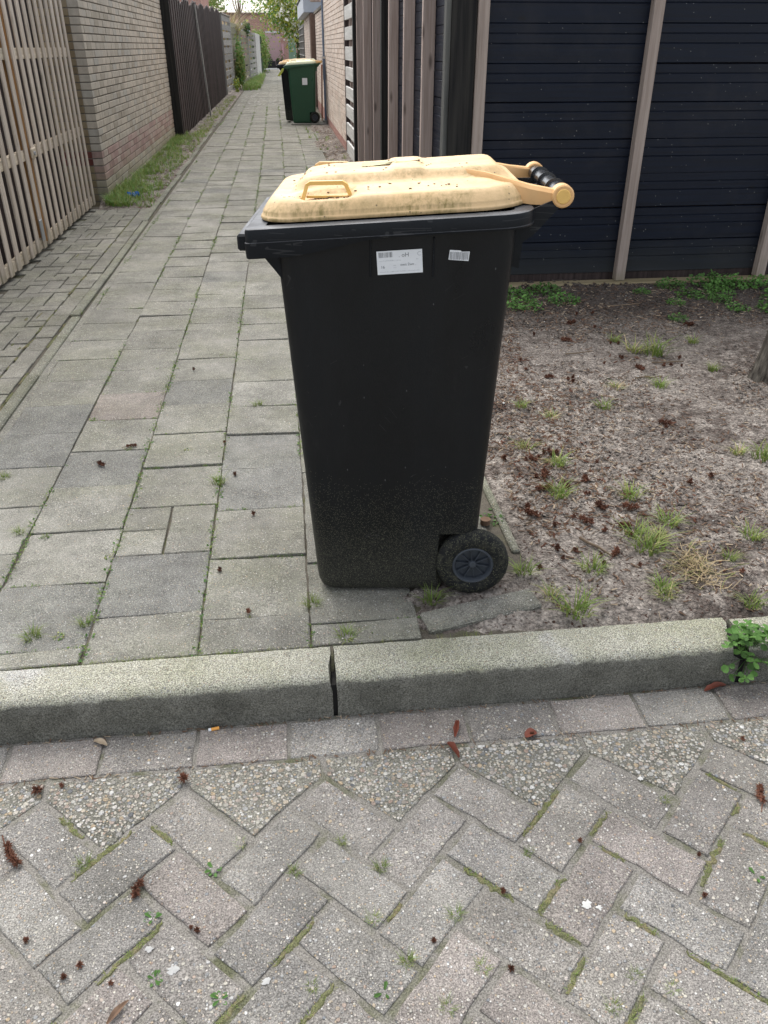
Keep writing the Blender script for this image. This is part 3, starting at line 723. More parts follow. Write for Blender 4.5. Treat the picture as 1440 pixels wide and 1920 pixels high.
# ---- grass builder -----------------------------------------------------------
def blades(b, n, spread, h, width, rr, org=(0, 0, 0), lean=0.7, mi=0, segs=3):
    for _ in range(n):
        a = rr.uniform(0, 2 * math.pi); d = spread * math.sqrt(rr.random()) * 0.5
        x = org[0] + math.cos(a) * d; y = org[1] + math.sin(a) * d; z = org[2]
        a2 = a + rr.gauss(0, 0.7); hh = h * rr.uniform(0.45, 1.1); ln = lean * rr.uniform(0.3, 1.3) * hh
        w = width * rr.uniform(0.6, 1.2); px, py = -math.sin(a2), math.cos(a2); vv = []
        for k in range(segs + 1):
            t = k / segs; ww = w * (1 - t) ** 0.7 * 0.5 if k < segs else 0
            cx = x + math.cos(a2) * ln * t * t; cy = y + math.sin(a2) * ln * t * t; cz = z + hh * (t - 0.25 * t * t * lean)
            if k < segs: vv += [(cx + px * ww, cy + py * ww, cz), (cx - px * ww, cy - py * ww, cz)]
            else: vv.append((cx, cy, cz))
        f = [(2 * k, 2 * k + 1, 2 * k + 3, 2 * k + 2) for k in range(segs - 1)] + [(2 * segs - 2, 2 * segs - 1, 2 * segs)]
        b.add(vv, f, mi if isinstance(mi, int) else rr.choice(mi))
    return b
def leafy(b, n, spread, leaf, rr, org=(0, 0, 0), h=0.02, mi=0):
    for _ in range(n):
        a = rr.uniform(0, 6.283); d = spread * 0.5 * math.sqrt(rr.random()); l = leaf * rr.uniform(0.6, 1.2)
        o = Vector((org[0] + math.cos(a) * d, org[1] + math.sin(a) * d, org[2] + h * rr.random() * (1.2 - d / (spread * 0.5 + 1e-6) * 0.7)))
        T = Matrix.Translation(o) @ Euler((rr.gauss(0, .45), rr.gauss(0, .45), rr.uniform(0, 6.3))).to_matrix().to_4x4()
        vv = [T @ Vector(p) for p in ((0, 0, 0), (l * .35, l * .32, l * .10), (l * .8, l * .28, l * .12), (l, 0, l * .02), (l * .8, -l * .28, l * .12), (l * .35, -l * .32, l * .10))]
        b.add(vv, [(0, 3, 2, 1), (0, 5, 4, 3)], mi if isinstance(mi, int) else rr.choice(mi))
    return b
rr = random.Random(77)
tuft_m = []
for k in range(5):
    b = blades(MB(), 60, 0.06, 0.06, 0.0042, rr, lean=1.1, mi=[0, 0, 0, 1]); tuft_m.append(mesh('grass_tuft', b.v, b.f, [M['grass'], M['grass_pale']], False, b.i))
pale_m = []
for k in range(3):
    b = blades(MB(), 55, 0.065, 0.055, 0.0042, rr, lean=1.3, mi=[0, 1, 1, 2]); pale_m.append(mesh('grass_tuft', b.v, b.f, [M['grass'], M['grass_pale'], M['straw']], False, b.i))
leafy_m = []
for k in range(4):
    b = leafy(MB(), 230, 0.22, 0.020, rr, h=0.06, mi=[0, 0, 1]); leafy_m.append(mesh('leafy_weed', b.v, b.f, [M['weed'], M['weed_bright']], False, b.i))
mossy_m = []
for k in range(3):
    b = leafy(MB(), 26, 0.045, 0.009, rr, h=0.010, mi=[0, 1]); b = blades(b, 14, 0.03, 0.018, 0.0016, rr, lean=1.2, mi=1)
    mossy_m.append(mesh('joint_weed', b.v, b.f, [M['weed'], M['grass_pale']], False, b.i))
def rosette(seed):
    r2 = random.Random(seed); b = MB(); n = 9
    for k in range(n):
        a = k * 2.4 + r2.uniform(-.2, .2); l = r2.uniform(0.020, 0.030); w = l * 0.19; up = 0.35 if k < 6 else 0.9
        T = Matrix.Rotation(a, 4, 'Z')
        vv = [T @ Vector(p) for p in ((0, 0, .001), (l * .45, w * .7, l * .25 * up), (l * .8, w, l * .36 * up), (l, 0, l * .30 * up), (l * .8, -w, l * .36 * up), (l * .45, -w * .7, l * .25 * up), (l * .6, 0, l * .18 * up))]
        b.add(vv, [(0, 6, 1), (1, 6, 2), (2, 6, 3), (3, 6, 4), (4, 6, 5), (5, 6, 0)])
    return mesh('weed_rosette', b.v, b.f, M['weed'])
ros_m = [rosette(k) for k in range(3)]
def cone_mesh(seed, balls=1, r=0.011):
    r2 = random.Random(seed); b = MB()
    for j in range(balls):
        c = Vector((j * r * 1.15 - (balls - 1) * r * .57, r2.uniform(-.3, .3) * r, r * 0.75 + r2.uniform(0, .2) * r))
        for _ in range(44):
            d = Vector((r2.gauss(0, 1), r2.gauss(0, 1), r2.gauss(0, 1))).normalized(); a = d.orthogonal().normalized(); e = d.cross(a)
            k = r * r2.uniform(0.75, 1.25); w = r * 0.20
            b.add([c + d * r * .25 + a * w, c + d * r * .25 - a * w * .5 + e * w * .87, c + d * r * .25 - a * w * .5 - e * w * .87, c + d * k], [(0, 1, 3), (1, 2, 3), (2, 0, 3)])
    if balls > 1: b.tube([(-(balls) * r * .6, 0, r * .5), (-(balls) * r * 1.1, r * .4, r * .2)], r * .1, 4)
    return mesh('seed_cone', b.v, b.f, M['cone'])
cone1 = [cone_mesh(k, 1, 0.0095) for k in range(3)]; cone3 = [cone_mesh(20 + k, 3 + k, 0.0115) for k in range(3)]
# ================================================================== WHEELIE BINS
CX, CY = 0.05, 2.13                    # bin centre in the frame its drawings use
def rrect(x0, x1, y0, y1, r, nc=6, ne=10):
    """rounded rectangle, counter-clockwise from the lower left; r = 4 radii (ll, lr, ur, ul)"""
    if not isinstance(r, (list, tuple)): r = (r,) * 4
    cs = [(x0 + r[0], y0 + r[0], r[0], 180), (x1 - r[1], y0 + r[1], r[1], 270), (x1 - r[2], y1 - r[2], r[2], 0), (x0 + r[3], y1 - r[3], r[3], 90)]
    arcs = [[(cx + q * math.cos(R(a0 + 90 * k / nc)), cy + q * math.sin(R(a0 + 90 * k / nc))) for k in range(nc + 1)] for cx, cy, q, a0 in cs]
    out = []
    for k in range(4):
        out += arcs[k]; a = arcs[k][-1]; b = arcs[(k + 1) % 4][0]
        for j in range(1, ne): out.append((a[0] + (b[0] - a[0]) * j / ne, a[1] + (b[1] - a[1]) * j / ne))
    return [(x - CX, y - CY) for x, y in out]
def rimtop(x): return 1.0475 + 0.057 * x            # x in local coordinates
def bin_body():
    b = MB(); rings = []
    zs = [0.004, 0.012, 0.03, 0.06] + [0.06 + 0.0175 * k for k in range(1, 13)] + [0.35, 0.45, 0.55, 0.65, 0.75, 0.85, 0.93, 0.98]
    def dims(z):
        t = z / 0.95
        return [-0.191 - 0.056 * t, 0.257 + 0.042 * t, 1.909 - 0.039 * t, 2.351 + 0.039 * t]
    for z in zs:
        x0, x1, y0, y1 = dims(z); s = {0.004: 0.011, 0.012: 0.005, 0.03: 0.001}.get(z, 0)
        ring = []
        for x, y in rrect(x0 + s, x1 - s, y0 + s, y1 - s, 0.042, 8, 22):
            k = sstep(0.112, 0.122, x) * (1 - sstep(0.188, 0.200, z))     # recess for the wheel
            if k > 0:
                lim = 0.165
                if y < -lim: y = y + (-lim - y) * k
                if y > lim: y = y + (lim - y) * k
            ring.append((x, y, z))
        rings.append(ring)
    rings.append([(x, y, rimtop(x) - 0.010) for x, y, z in rings[-1]])
    b.loft(rings, cap0=True); return b
def bin_rim():
    b = MB()
    def ring(off, zf, r):
        return [(x, y, zf(x)) for x, y in rrect(-0.312 + off, 0.342 - off, 1.842 + off, 2.42 - off, [max(0.004, q - off) for q in r], 6, 26)]
    r = (0.016, 0.075, 0.075, 0.016)
    def zb(x):                                                            # lower edge: deep lip at the front, thin at the back
        X = x + CX; t = sstep(-0.235, 0.02, X)
        return rimtop(x) - (0.064 * (1 - t) + 0.034 * t)
    rings = [ring(0.030, lambda x: rimtop(x) - 0.02, r), ring(0.006, lambda x: zb(x) + 0.004, r), ring(0.001, zb, r), ring(0.0, lambda x: zb(x) + 0.003, r),
             ring(-0.0012, lambda x: rimtop(x) - 0.030, r), ring(0.0008, lambda x: rimtop(x) - 0.0285, r), ring(0.0008, lambda x: rimtop(x) - 0.006, r), ring(0.0025, lambda x: rimtop(x) - 0.0015, r), ring(0.006, rimtop, r), ring(0.045, lambda x: rimtop(x) - 0.001, r), ring(0.05, lambda x: rimtop(x) - 0.03, r)]
    b.loft(rings)
    return b
LX0, LX1, LY0, LY1 = -0.284, 0.336, 1.893, 2.373
def lid_h(x, y, d):
    """height of the lid's outer face above its lower edge; x, y absolute, d = distance in from the edge"""
    if d < 0.030: e = 0.012 + 0.030 * math.sin(min(1, d / 0.030) * math.pi / 2)
    else: e = 0.042 + 0.010 * sstep(0.030, 0.09, d)
    px = sstep(-0.225, -0.185, x) * (1 - sstep(0.26, 0.31, x))
    py = sstep(2.000, 2.035, y) * (1 - sstep(2.232, 2.268, y))
    gx = sstep(-0.198, -0.182, x) * (1 - sstep(-0.078, -0.062, x)); gy = sstep(1.908, 1.935, y) * (1 - sstep(1.972, 1.990, y)) + sstep(2.276, 2.294, y) * (1 - sstep(2.331, 2.358, y))
    e -= 0.013 * gx * gy                       # shallow recess under each grip
    e += 0.023 * px * py
    e += 0.005 * px * py * sstep(0.015, 0.02, x) * (1 - sstep(0.085, 0.09, x))
    e -= 0.012 * (1 - sstep(-0.26, -0.12, x)) * sstep(0.03, 0.08, d)
    return e
def bin_lid():
    b = MB(); rings = []; n = 0
    zb = lambda x: rimtop(x) + 0.006
    def pts(off):
        hx = (LX1 - LX0) / 2 - off; hy = (LY1 - LY0) / 2 - off; mx = (LX0 + LX1) / 2; my = (LY0 + LY1) / 2
        r0 = max(0.006, 0.085 - off * 0.7); r1 = max(0.006, 0.125 - off * 0.7); q = min(hx, hy) * 0.98
        r0 = min(r0, q); r1 = min(r1, q)
        return rrect(mx - hx, mx + hx, my - hy, my + hy, (r0, r1, r1, r0), 10, 26)
    for off, dz in ((0.004, -0.004), (-0.003, -0.004), (-0.0045, 0.0), (-0.0035, 0.004), (0.0, 0.006)):
        rings.append([(x, y, zb(x) + dz) for x, y in pts(off)])
    for off in [0.001, 0.003, 0.006, 0.010, 0.015, 0.021, 0.028] + [0.036 + 0.009 * k for k in range(22)]:
        if off > 0.232: break
        rings.append([(x, y, zb(x) + lid_h(x + CX, y + CY, off)) for x, y in pts(off)])
    b.loft(rings)
    last = rings[-1]; k = len(b.v) - len(last); b.f.append(tuple(k + j for j in range(len(last)))); b.i.append(0)
    return b
def lid_z(X, Y):
    d = min(X - LX0, LX1 - X, Y - LY0, LY1 - Y); return rimtop(X - CX) + 0.006 + lid_h(X, Y, d)
HUBX, HUBZ = 0.405, 1.086
def bin_arm(side):
    """moulded arm that flares from the lid's plateau out to the hinge hub"""
    ys = (lambda y: y) if side < 0 else (lambda y: 4.266 - y)
    b = MB(); rings = []
    path = [(0.06, 2.052, 1.1290, 0.012, 0.05), (0.12, 2.044, 1.132, 0.022, 0.05), (0.18, 2.030, 1.132, 0.034, 0.05), (0.235, 2.002, 1.126, 0.044, 0.048), (0.285, 1.972, 1.115, 0.046, 0.040), (0.335, 1.948, 1.105, 0.040, 0.032), (0.38, 1.933, 1.099, 0.034, 0.026), (HUBX, 1.929, 1.098, 0.030, 0.022)]
    for x, y, zt, hgt, w in path:   # x, outer y, top z, height, width
        pr = [(y - 0.008, zt - hgt), (y + w, zt - hgt), (y + w, zt - 0.004), (y + w - 0.004, zt), (y - 0.001, zt), (y - 0.008, zt - 0.008)]
        pr = [(x - CX, ys(q) - CY, z) for q, z in pr]
        if side > 0: pr.reverse()
        rings.append(pr)
    b.loft(rings, cap0=True, cap1=True)
    # round hub end
    y0, y1 = (1.918, 1.954) if side < 0 else (ys(1.954), ys(1.918)); r0 = []; r1 = []; ra = []; rb = []
    for k in range(24):
        t = k * math.pi / 12; r = 0.0250
        ra.append((HUBX - CX + (r - .003) * math.cos(t), y0 - CY, HUBZ - 0.001 + (r - .003) * math.sin(t))); r0.append((HUBX - CX + r * math.cos(t), y0 + .003 - CY, HUBZ - 0.001 + r * math.sin(t)))
        r1.append((HUBX - CX + r * math.cos(t), y1 - .003 - CY, HUBZ - 0.001 + r * math.sin(t))); rb.append((HUBX - CX + (r - .003) * math.cos(t), y1 - CY, HUBZ - 0.001 + (r - .003) * math.sin(t)))
    b.loft([ra, r0, r1, rb], True, True)
    return b
def lathe(prof, cx, cz, n=40, cap=False):
    """prof = (radius, y) list, turned round the y axis"""
    b = MB(); rings = [[(cx + r * math.cos(2 * math.pi * k / n), y, cz + r * math.sin(2 * math.pi * k / n)) for k in range(n)] for r, y in prof]
    return b.loft(rings, cap, cap)
def make_wheel(root, side):
    wx = 0.252 if side < 0 else 0.160
    yn = (1.884 - CY) if side < 0 else (4.266 - 1.884 - CY); s = 1 if side < 0 else -1
    w = empty('wheel', (wx - CX, yn, 0.1035)); w.parent = root
    prof = [(0.058, 0.004), (0.064, 0.0005), (0.080, -0.001), (0.094, 0.003), (0.101, 0.010), (0.1035, 0.018), (0.1035, 0.034), (0.100, 0.043), (0.060, 0.046)]
    o = lathe([(r, y * s) for r, y in prof], 0, 0).build('tyre', M['tyre'], w, True)
    prof = [(0.0585, 0.003), (0.056, 0.0), (0.0525, 0.001), (0.050, 0.008), (0.048, 0.020), (0.012, 0.021)]
    b = lathe([(r, y * s) for r, y in prof], 0, 0)
    hubp = lathe([(0.0005, 0.006 * s), (0.009, 0.006 * s), (0.0115, 0.009 * s), (0.0125, 0.022 * s)], 0, 0, 20); b.add(hubp.v, hubp.f)
    for k in range(10):
        T = Matrix.Rotation(k * math.pi / 5 + 0.16, 4, 'Y')
        b.cbox((0.010, 0.009 if s > 0 else -0.0215, -0.0011), (0.0495, 0.0215 if s > 0 else -0.009, 0.0011), 0.0006, M=T)
    autosmooth(b.build('wheel_rim', M['wheelrim'], w), 40)
def make_bin(name, loc, rz, body, lidm, rimm, armm, label, group=None, detail=True):
    root = empty(name, loc, rz); tag(root, label, 'wheelie bin', group)
    bo = autosmooth(bin_body().build('body', body, root), 50)
    ri = autosmooth(bin_rim().build('rim', rimm, root), 30)
    # front comb lip
    b = MB().cbox((-0.333 - CX, 1.872 - CY, 0.975), (-0.309 - CX, 2.39 - CY, 1.012), 0.005)
    b.build('front_lip', rimm, root)
    for y in (1.895, 2.367):                                               # gussets under the front lip
        b = MB(); t = 0.004; p = [(-0.288 - CX, 0.972), (-0.236 - CX, 0.905), (-0.222 - CX, 0.90), (-0.215 - CX, 0.975)]
        b.add([(x, y - t - CY, z) for x, z in p] + [(x, y + t - CY, z) for x, z in p], [(0, 1, 2, 3), (7, 6, 5, 4), (0, 4, 5, 1), (1, 5, 6, 2), (2, 6, 7, 3), (3, 7, 4, 0)])
        b.build('gusset', rimm, root)
    for y in (1.925, 2.03, 2.236, 2.341):                                   # webs that carry the hinge bar
        b = MB(); t = 0.0035; p = [(0.285, 1.035), (0.300, 0.930), (0.318, 0.925), (0.322, 0.985), (0.345, 1.000), (0.400, 1.062), (0.405, 1.086), (0.350, 1.062)]
        nn = len(p)
        b.add([(x - CX, y - t - CY, z) for x, z in p] + [(x - CX, y + t - CY, z) for x, z in p], [tuple(range(nn)), tuple(reversed(range(nn, 2 * nn)))] + [(k, k + nn, (k + 1) % nn + nn, (k + 1) % nn) for k in range(nn)])
        b.build('hinge_bracket', rimm, root)
    li = autosmooth(bin_lid().build('lid', lidm, root), 60)
    for side, yy in ((-1, 1.957), (1, 2.309)):                               # looped grips on the lid
        x0, x1 = -0.186, -0.073; zz = lid_z(-0.13, yy) - 0.004
        if side > 0: x0, x1 = -0.190, -0.077
        pts = [(x0, yy - .010 * side * -1, zz), (x0 + 0.010, yy, zz + 0.030), (x0 + 0.018, yy, zz + 0.0345), (x1 - 0.022, yy, zz + 0.0355), (x1 - 0.014, yy, zz + 0.031), (x1, yy, zz)]
        b = MB(); rings = []
        for k, (x, y, z) in enumerate(pts):
            w, h = 0.0075, 0.0042
            d = Vector(pts[min(k + 1, 5)]) - Vector(pts[max(k - 1, 0)]); d.normalize(); n = Vector((-d.z, 0, d.x))
            rings.append([(x - CX + n.x * a, y - CY + bq, z + n.z * a) for a, bq in ((-h, -w), (-h, w), (h, w), (h, -w))])
        b.loft(rings, True, True).build('lid_grip', lidm if side > 0 else M['cap'], li)
        if side < 0: b.v and MB().cbox((x0 + .008 - CX, yy - .004 - CY, zz + .002), (x1 - .008 - CX, yy + .003 - CY, zz + .0075), 0.001).build('grip_foot', M['cap'], li)
    for side in (-1, 1):
        autosmooth(bin_arm(side).build('hinge_arm', armm, li), 40)
        y0 = (1.9155 if side < 0 else 4.266 - 1.9155) - CY
        r_ = [(0.0005, 0), (0.0145, 0), (0.0162, 0.0015), (0.0162, 0.006)]
        lathe([(a, y0 + c * (1 if side < 0 else -1)) for a, c in r_], HUBX - CX, HUBZ - 0.001, 28).build('hub_cap', M['cap'], li)
    pr = [(0.0185, 1.955)]
    for yy in (2.03, 2.133, 2.236): pr += [(0.0185, yy - .0025), (0.0250, yy - .002), (0.0250, yy + .002), (0.0185, yy + .0025)]
    pr.append((0.0185, 2.311))
    autosmooth(lathe([(a, y - CY) for a, y in pr], HUBX - CX, HUBZ - 0.001, 28).build('handle_bar', M['bar'], root), 30)
    for yy in (2.03, 2.133, 2.236):                            # straps from the bar down to the rim
        MB().cbox((0.322 - CX, yy - .002 - CY, 1.055), (0.405 - CX, yy + .002 - CY, 1.083), 0.0005).build('bar_web', M['bar'], root)
    make_wheel(root, -1); make_wheel(root, 1)
    MB().tube([(0.252 - CX, 1.90 - CY, 0.1035), (0.160 - CX, 2.366 - CY, 0.1035)], 0.008, 10).build('axle', M['bar'], root)
    return root, bo, li
def wpos(x, y): c, s = math.cos(YAW), math.sin(YAW); return (c * x - s * y, s * x + c * y)
bx, by = wpos(CX, CY)
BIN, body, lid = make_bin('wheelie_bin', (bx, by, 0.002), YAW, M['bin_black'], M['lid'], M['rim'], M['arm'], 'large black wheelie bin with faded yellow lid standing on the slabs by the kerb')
def side_y(z): return 1.909 - 0.039 * z / 0.95 - CY
TILT = math.atan(0.039 / 0.95)
for x in (-0.031, 0.113):                                                     # two moulded ribs
    b = MB(); b.cbox((x - CX - 0.0022, -0.004, -0.045), (x - CX + 0.0022, 0.004, 0.045), 0.0012)
    b.build('moulded_rib', M['rim'], BIN, loc=(0, side_y(0.962), 0.962), rot=(TILT, 0, 0))
# sticker with faded print
st = MB().add([(-0.052, 0, -0.0265), (0.052, 0, -0.0265), (0.052, 0, 0.0265), (-0.052, 0, 0.0265), (-0.052, 0.001, -0.0265), (0.052, 0.001, -0.0265), (0.052, 0.001, 0.0265), (-0.052, 0.001, 0.0265)],
    [(0, 1, 2, 3), (0, 4, 5, 1), (1, 5, 6, 2), (2, 6, 7, 3), (3, 7, 4, 0)]).build('sticker', M['paper'], BIN, loc=(0.036 - CX, side_y(0.952) - 0.0024, 0.952), rot=(TILT, R(-3.5), 0))
tag(st, 'white sticker with a faded barcode and worn print')
b = MB(); r3 = random.Random(5); x = -0.047
while x < -0.016:
    w = r3.choice((0.0006, 0.0010, 0.0015)); b.add([(x, -0.0004, 0.012), (x + w, -0.0004, 0.012), (x + w, -0.0004, 0.0235), (x, -0.0004, 0.0235)], [(0, 1, 2, 3)]); x += w + r3.choice((0.0007, 0.001, 0.0016))
for (x0, x1, z0, n) in ((-0.046, 0.004, 0.0035, 16), (-0.046, 0.045, -0.0215, 30), (-0.015, -0.008, -0.008, 3), (-0.015, -0.008, -0.013, 3), (0.038, 0.044, 0.004, 2)):
    for k in range(n):
        xx = x0 + (x1 - x0) * k / n; h = r3.uniform(0.0012, 0.0026); w = (x1 - x0) / n * r3.uniform(.35, .6)
        b.add([(xx, -0.0004, z0), (xx + w, -0.0004, z0), (xx + w, -0.0004, z0 + h), (xx, -0.0004, z0 + h)], [(0, 1, 2, 3)], 1)
tag(b.build('barcode_print', [M['ink'], M['ink_pale']], st), kind='stuff')
def text(body_, size, x, z, parent, m, y=-0.0006):
    c = bpy.data.curves.new('print', 'FONT'); c.body = body_; c.size = size; c.materials.append(m); c.resolution_u = 3
    o = bpy.data.objects.new('print', c); COL.objects.link(o); bpy.context.view_layer.update()
    me = bpy.data.meshes.new_from_object(o.evaluated_get(bpy.context.evaluated_depsgraph_get())); bpy.data.objects.remove(o)
    return obj('print', me, parent, (x, y, z), (R(90), 0, 0))
text('. oH', 0.0135, -0.002, 0.0115, st, M['ink']); text('C', 0.0135, 0.040, 0.0125, st, M['ink_pale']); text('16', 0.0095, -0.044, -0.0125, st, M['ink'])
text('nwn 2wn .', 0.0085, 0.001, -0.0085, st, M['ink'])
st2 = MB().add([(-0.0235, 0, -0.0105), (0.0225, 0, -0.0120), (0.0235, 0, 0.0095), (0.006, 0, 0.0085), (0.002, 0, 0.0110), (-0.022, 0, 0.0115)], [(0, 1, 2, 3, 4, 5)]).build('barcode_sticker', M['paper'], BIN, loc=(0.171 - CX, side_y(0.967) - 0.0022, 0.967), rot=(TILT, R(2), 0))
tag(st2, 'small torn barcode sticker'); b = MB(); x = -0.021
while x < 0.020:
    w = r3.choice((0.0007, 0.0011, 0.0016)); k = r3.uniform(-.001, .001); b.add([(x, -0.0004, -0.0095 + k), (x + w, -0.0004, -0.0095 + k), (x + w, -0.0004, 0.0075 + k), (x, -0.0004, 0.0075 + k)], [(0, 1, 2, 3)]); x += w + r3.choice((0.0008, 0.0012, 0.0016))
tag(b.build('barcode_print', M['ink'], st2), kind='stuff')
# weathered sticker patch on the lid's plateau and crumbs of dirt on the lid
b = MB(); nn = 6
for i in range(nn + 1):
    for j in range(nn + 1):
        X_ = -0.055 + 0.085 * i / nn; Y_ = 2.12 + 0.075 * j / nn; b.v.append((X_ - CX, Y_ - CY, lid_z(X_, Y_) + 0.0012))
for i in range(nn):
    for j in range(nn): b.f.append((i * (nn + 1) + j, (i + 1) * (nn + 1) + j, (i + 1) * (nn + 1) + j + 1, i * (nn + 1) + j + 1)); b.i.append(0)
b.build('old_sticker', M['oldsticker'], lid)
r3 = random.Random(9); b = MB()
for _ in range(70):
    X_ = r3.uniform(-0.24, 0.2); Y_ = r3.choice((r3.uniform(1.935, 1.985), r3.uniform(2.04, 2.24))); l = r3.uniform(0.001, 0.003)
    z = lid_z(X_, Y_); b.box((X_ - l - CX, Y_ - l * .6 - CY, z - .0004), (X_ + l - CX, Y_ + l * .6 - CY, z + l * .6))
for _ in range(60):
    X_ = r3.uniform(-0.18, -0.08); Y_ = r3.gauss(1.948, 0.004); l = r3.uniform(0.001, 0.0028); z = lid_z(X_, Y_); b.box((X_ - l - CX, Y_ - l * .6 - CY, z - .0004), (X_ + l - CX, Y_ + l * .6 - CY, z + l * .5))
tag(b.build('dirt_crumbs', M['chip'], lid), kind='stuff')
# far bins on their slab
make_bin('wheelie_bin', (0.36, 18.98, 0.03), R(-4), M['bin_black'], M['lid'], M['rim'], M['arm'], 'black wheelie bin with yellow lid half hidden behind the green bin')
make_bin('wheelie_bin', (0.50, 18.36, 0.03), R(-4), M['bin_green'], m_plain('cream_lid_plastic', (0.58, 0.60, 0.42), 0.5, 0.3, 0, 9, 0.2), M['bin_green'], M['arm'], 'green wheelie bin against the right hand brick wall of the alley')
gb = [o for o in bpy.data.objects if o.name.startswith('wheelie_bin')][-1]
MB().box((-0.05, -0.262, 0.70), (0.05, -0.2575, 0.82)).build('sticker', M['paper'], gb, loc=(0.03, 0, 0), rot=(TILT, 0, 0))
o = MB().cbox((0.20, 18.02, -0.02), (0.92, 19.5, 0.028), 0.008).build('concrete_slab', M['slab_light']); tag(o, 'flat concrete slab that the green and black bins stand on', 'slab')
b = MB().loft([[(0.08, 18.45, 1.0), (0.12, 18.45, 1.0)], [(0.05, 18.42, 0.96), (0.10, 18.42, 0.95)], [(-0.02, 18.40, 0.87), (0.03, 18.40, 0.86)]], closed=False)
tag(b.build('plastic_strip', M['yellowleaf']), 'yellow plastic strip hanging off the rim of the far bins', 'strip')
# ================================================================== LEFT SIDE OF THE ALLEY
def boards_thing(name, label, cat, group=None):
    o = empty(name); return tag(o, label, cat, group)
def board(parent, lo, hi, m, name='board', c=0.003, tilt=(0, 0, 0)):
    ctr = [(a + b_) / 2 for a, b_ in zip(lo, hi)]
    return MB().cbox([a - q for a, q in zip(lo, ctr)], [a - q for a, q in zip(hi, ctr)], c).build(name, m, parent, loc=ctr, rot=tilt)
def slat_gate(label, y0, y1, lockside, grp):
    t = boards_thing('slatted_gate', label, 'gate', grp); PX = -1.87
    n = int((y1 - y0 - 0.09) / 0.172)
    for k in range(n + 1):
        y = y0 + 0.045 + k * (y1 - y0 - 0.09) / n
        board(t, (PX - 0.013, y - 0.039, 0.028 + rng.uniform(-.004, .004)), (PX + rng.uniform(-.001, .001), y + 0.039, 1.98), M['slat'], 'slat', 0.003, (R(rng.gauss(0, .12)), 0, 0))
    for z in (0.045, 0.686, 1.335, 1.90):
        board(t, (PX - 0.050, y0 + 0.005, z - 0.036 + (0.02 if z < .1 else 0)), (PX - 0.014, y1 - 0.005, z + 0.036 + (0.02 if z < .1 else 0)), M['slat_y'], 'rail', 0.003)
    ys = y1 if lockside > 0 else y0 + 0.045
    board(t, (PX - 0.058, ys - 0.045, 0.05), (PX - 0.0145, ys - 0.002, 1.96), M['stile'], 'stile', 0.003)
    return t
SG = slat_gate('nearer leaf of the slatted wooden double gate at the left edge', 3.02, 6.72, 1, None)
SG2 = slat_gate('farther leaf of the slatted wooden gate ending beside the brick garage', 6.80, 8.66, -1, None)
galv = m_plain('galvanised_steel', (0.38, 0.40, 0.42), 0.4, 0.5, 0, 40, 0.2, metal=0.6)
b = MB().cbox((-1.868, 6.60, 0.09), (-1.862, 6.67, 0.24), 0.002); b.build('lock_plate', galv, SG)
b = MB().cbox((-1.868, 6.74, 0.655), (-1.85, 6.86, 0.725), 0.006); b.build('latch_block', M['slat_y'], SG2)
b = MB().tube([(-1.85, 6.78, 0.69), (-1.838, 6.78, 0.69)], 0.014, 10); b.build('latch_bolt', galv, SG2)
# added boards close behind the gates, there to make the slat gaps dark
t = boards_thing('gap_backing', 'added dark backing boards that darken the gaps of the slatted gates', 'screen')
for k in range(30): board(t, (-2.20, 2.9 + k * 0.20, -0.1), (-2.18, 3.095 + k * 0.20, 2.1), M['darkplank'], 'board')
# ---- garage of beige brick ---------------------------------------------------
def brick_grid(t, along, fixed, a0, a1, z0, z1, m, mort, nind, face, depth=0.10, inset=0.010, small=False):
    """running bond; along = 'y' (wall in the plane x = fixed) or 'x' (plane y = fixed); face = direction the wall looks"""
    jt = 0.0095; lst = []
    r0 = math.floor(z0 / BH); r1 = math.ceil(z1 / BH)
    for r in range(r0, r1):
        s = 0.5 * (r % 2)
        for k in range(math.floor(a0 / BL) - 1, math.ceil(a1 / BL) + 1):
            lo = (k - s) * BL + jt / 2; hi = (k + 1 - s) * BL - jt / 2
            lo = max(lo, a0); hi = min(hi, a1)
            if hi - lo > 0.03: lst.append((lo, hi, r * BH + jt / 2, (r + 1) * BH - jt / 2))
    def mk(b, it, o=(0, 0, 0)):
        lo, hi, zl, zh = it; j = rng.uniform(-.0025, .0025)
        if along == 'y':
            x0, x1 = (fixed - depth, fixed + j) if face > 0 else (fixed + j, fixed + depth)
            b.cbox((x0 - o[0], lo - o[1], zl - o[2]), (x1 - o[0], hi - o[1], zh - o[2]), 0.003) if not small else b.box((x0, lo, zl), (x1, hi, zh))
        else:
            y0, y1 = (fixed - depth, fixed + j) if face > 0 else (fixed + j, fixed + depth)
            b.cbox((lo - o[0], y0 - o[1], zl - o[2]), (hi - o[0], y1 - o[1], zh - o[2]), 0.003)
    lst.sort(key=lambda q: abs(q[0] - a0 if along == 'y' else q[0] - a1) + 0.35 * abs(q[2] - 0.7))
    for it in lst[:nind]:
        o = ((fixed, it[0], it[2]) if along == 'y' else (it[0], fixed, it[2])); b = MB(); mk(b, it, o); b.build('brick', m, t, loc=o)
    if len(lst) > nind:
        b = MB(); [mk(b, it) for it in lst[nind:]]; tag(b.build('brick', m, t), kind='stuff')
    b = MB(); s = face * inset
    if along == 'y': b.box((min(fixed - s, fixed - face * depth * 1.2), a0 + .004, z0), (max(fixed - s, fixed - face * depth * 1.2), a1 - .004, z1))
    else: b.box((a0, min(fixed - s, fixed - face * depth * 1.2), z0), (a1 - .012, max(fixed - s, fixed - face * depth * 1.2), z1))
    b.build('mortar_bed', mort, t)
ga = boards_thing('brick_garage', 'garage wall of grimy beige brick with a reddish band near the ground', 'garage')
brick_grid(ga, 'y', -1.80, 9.00, 15.28, -0.06, 2.45, M['brick_left'], M['mortar'], 200, 1)
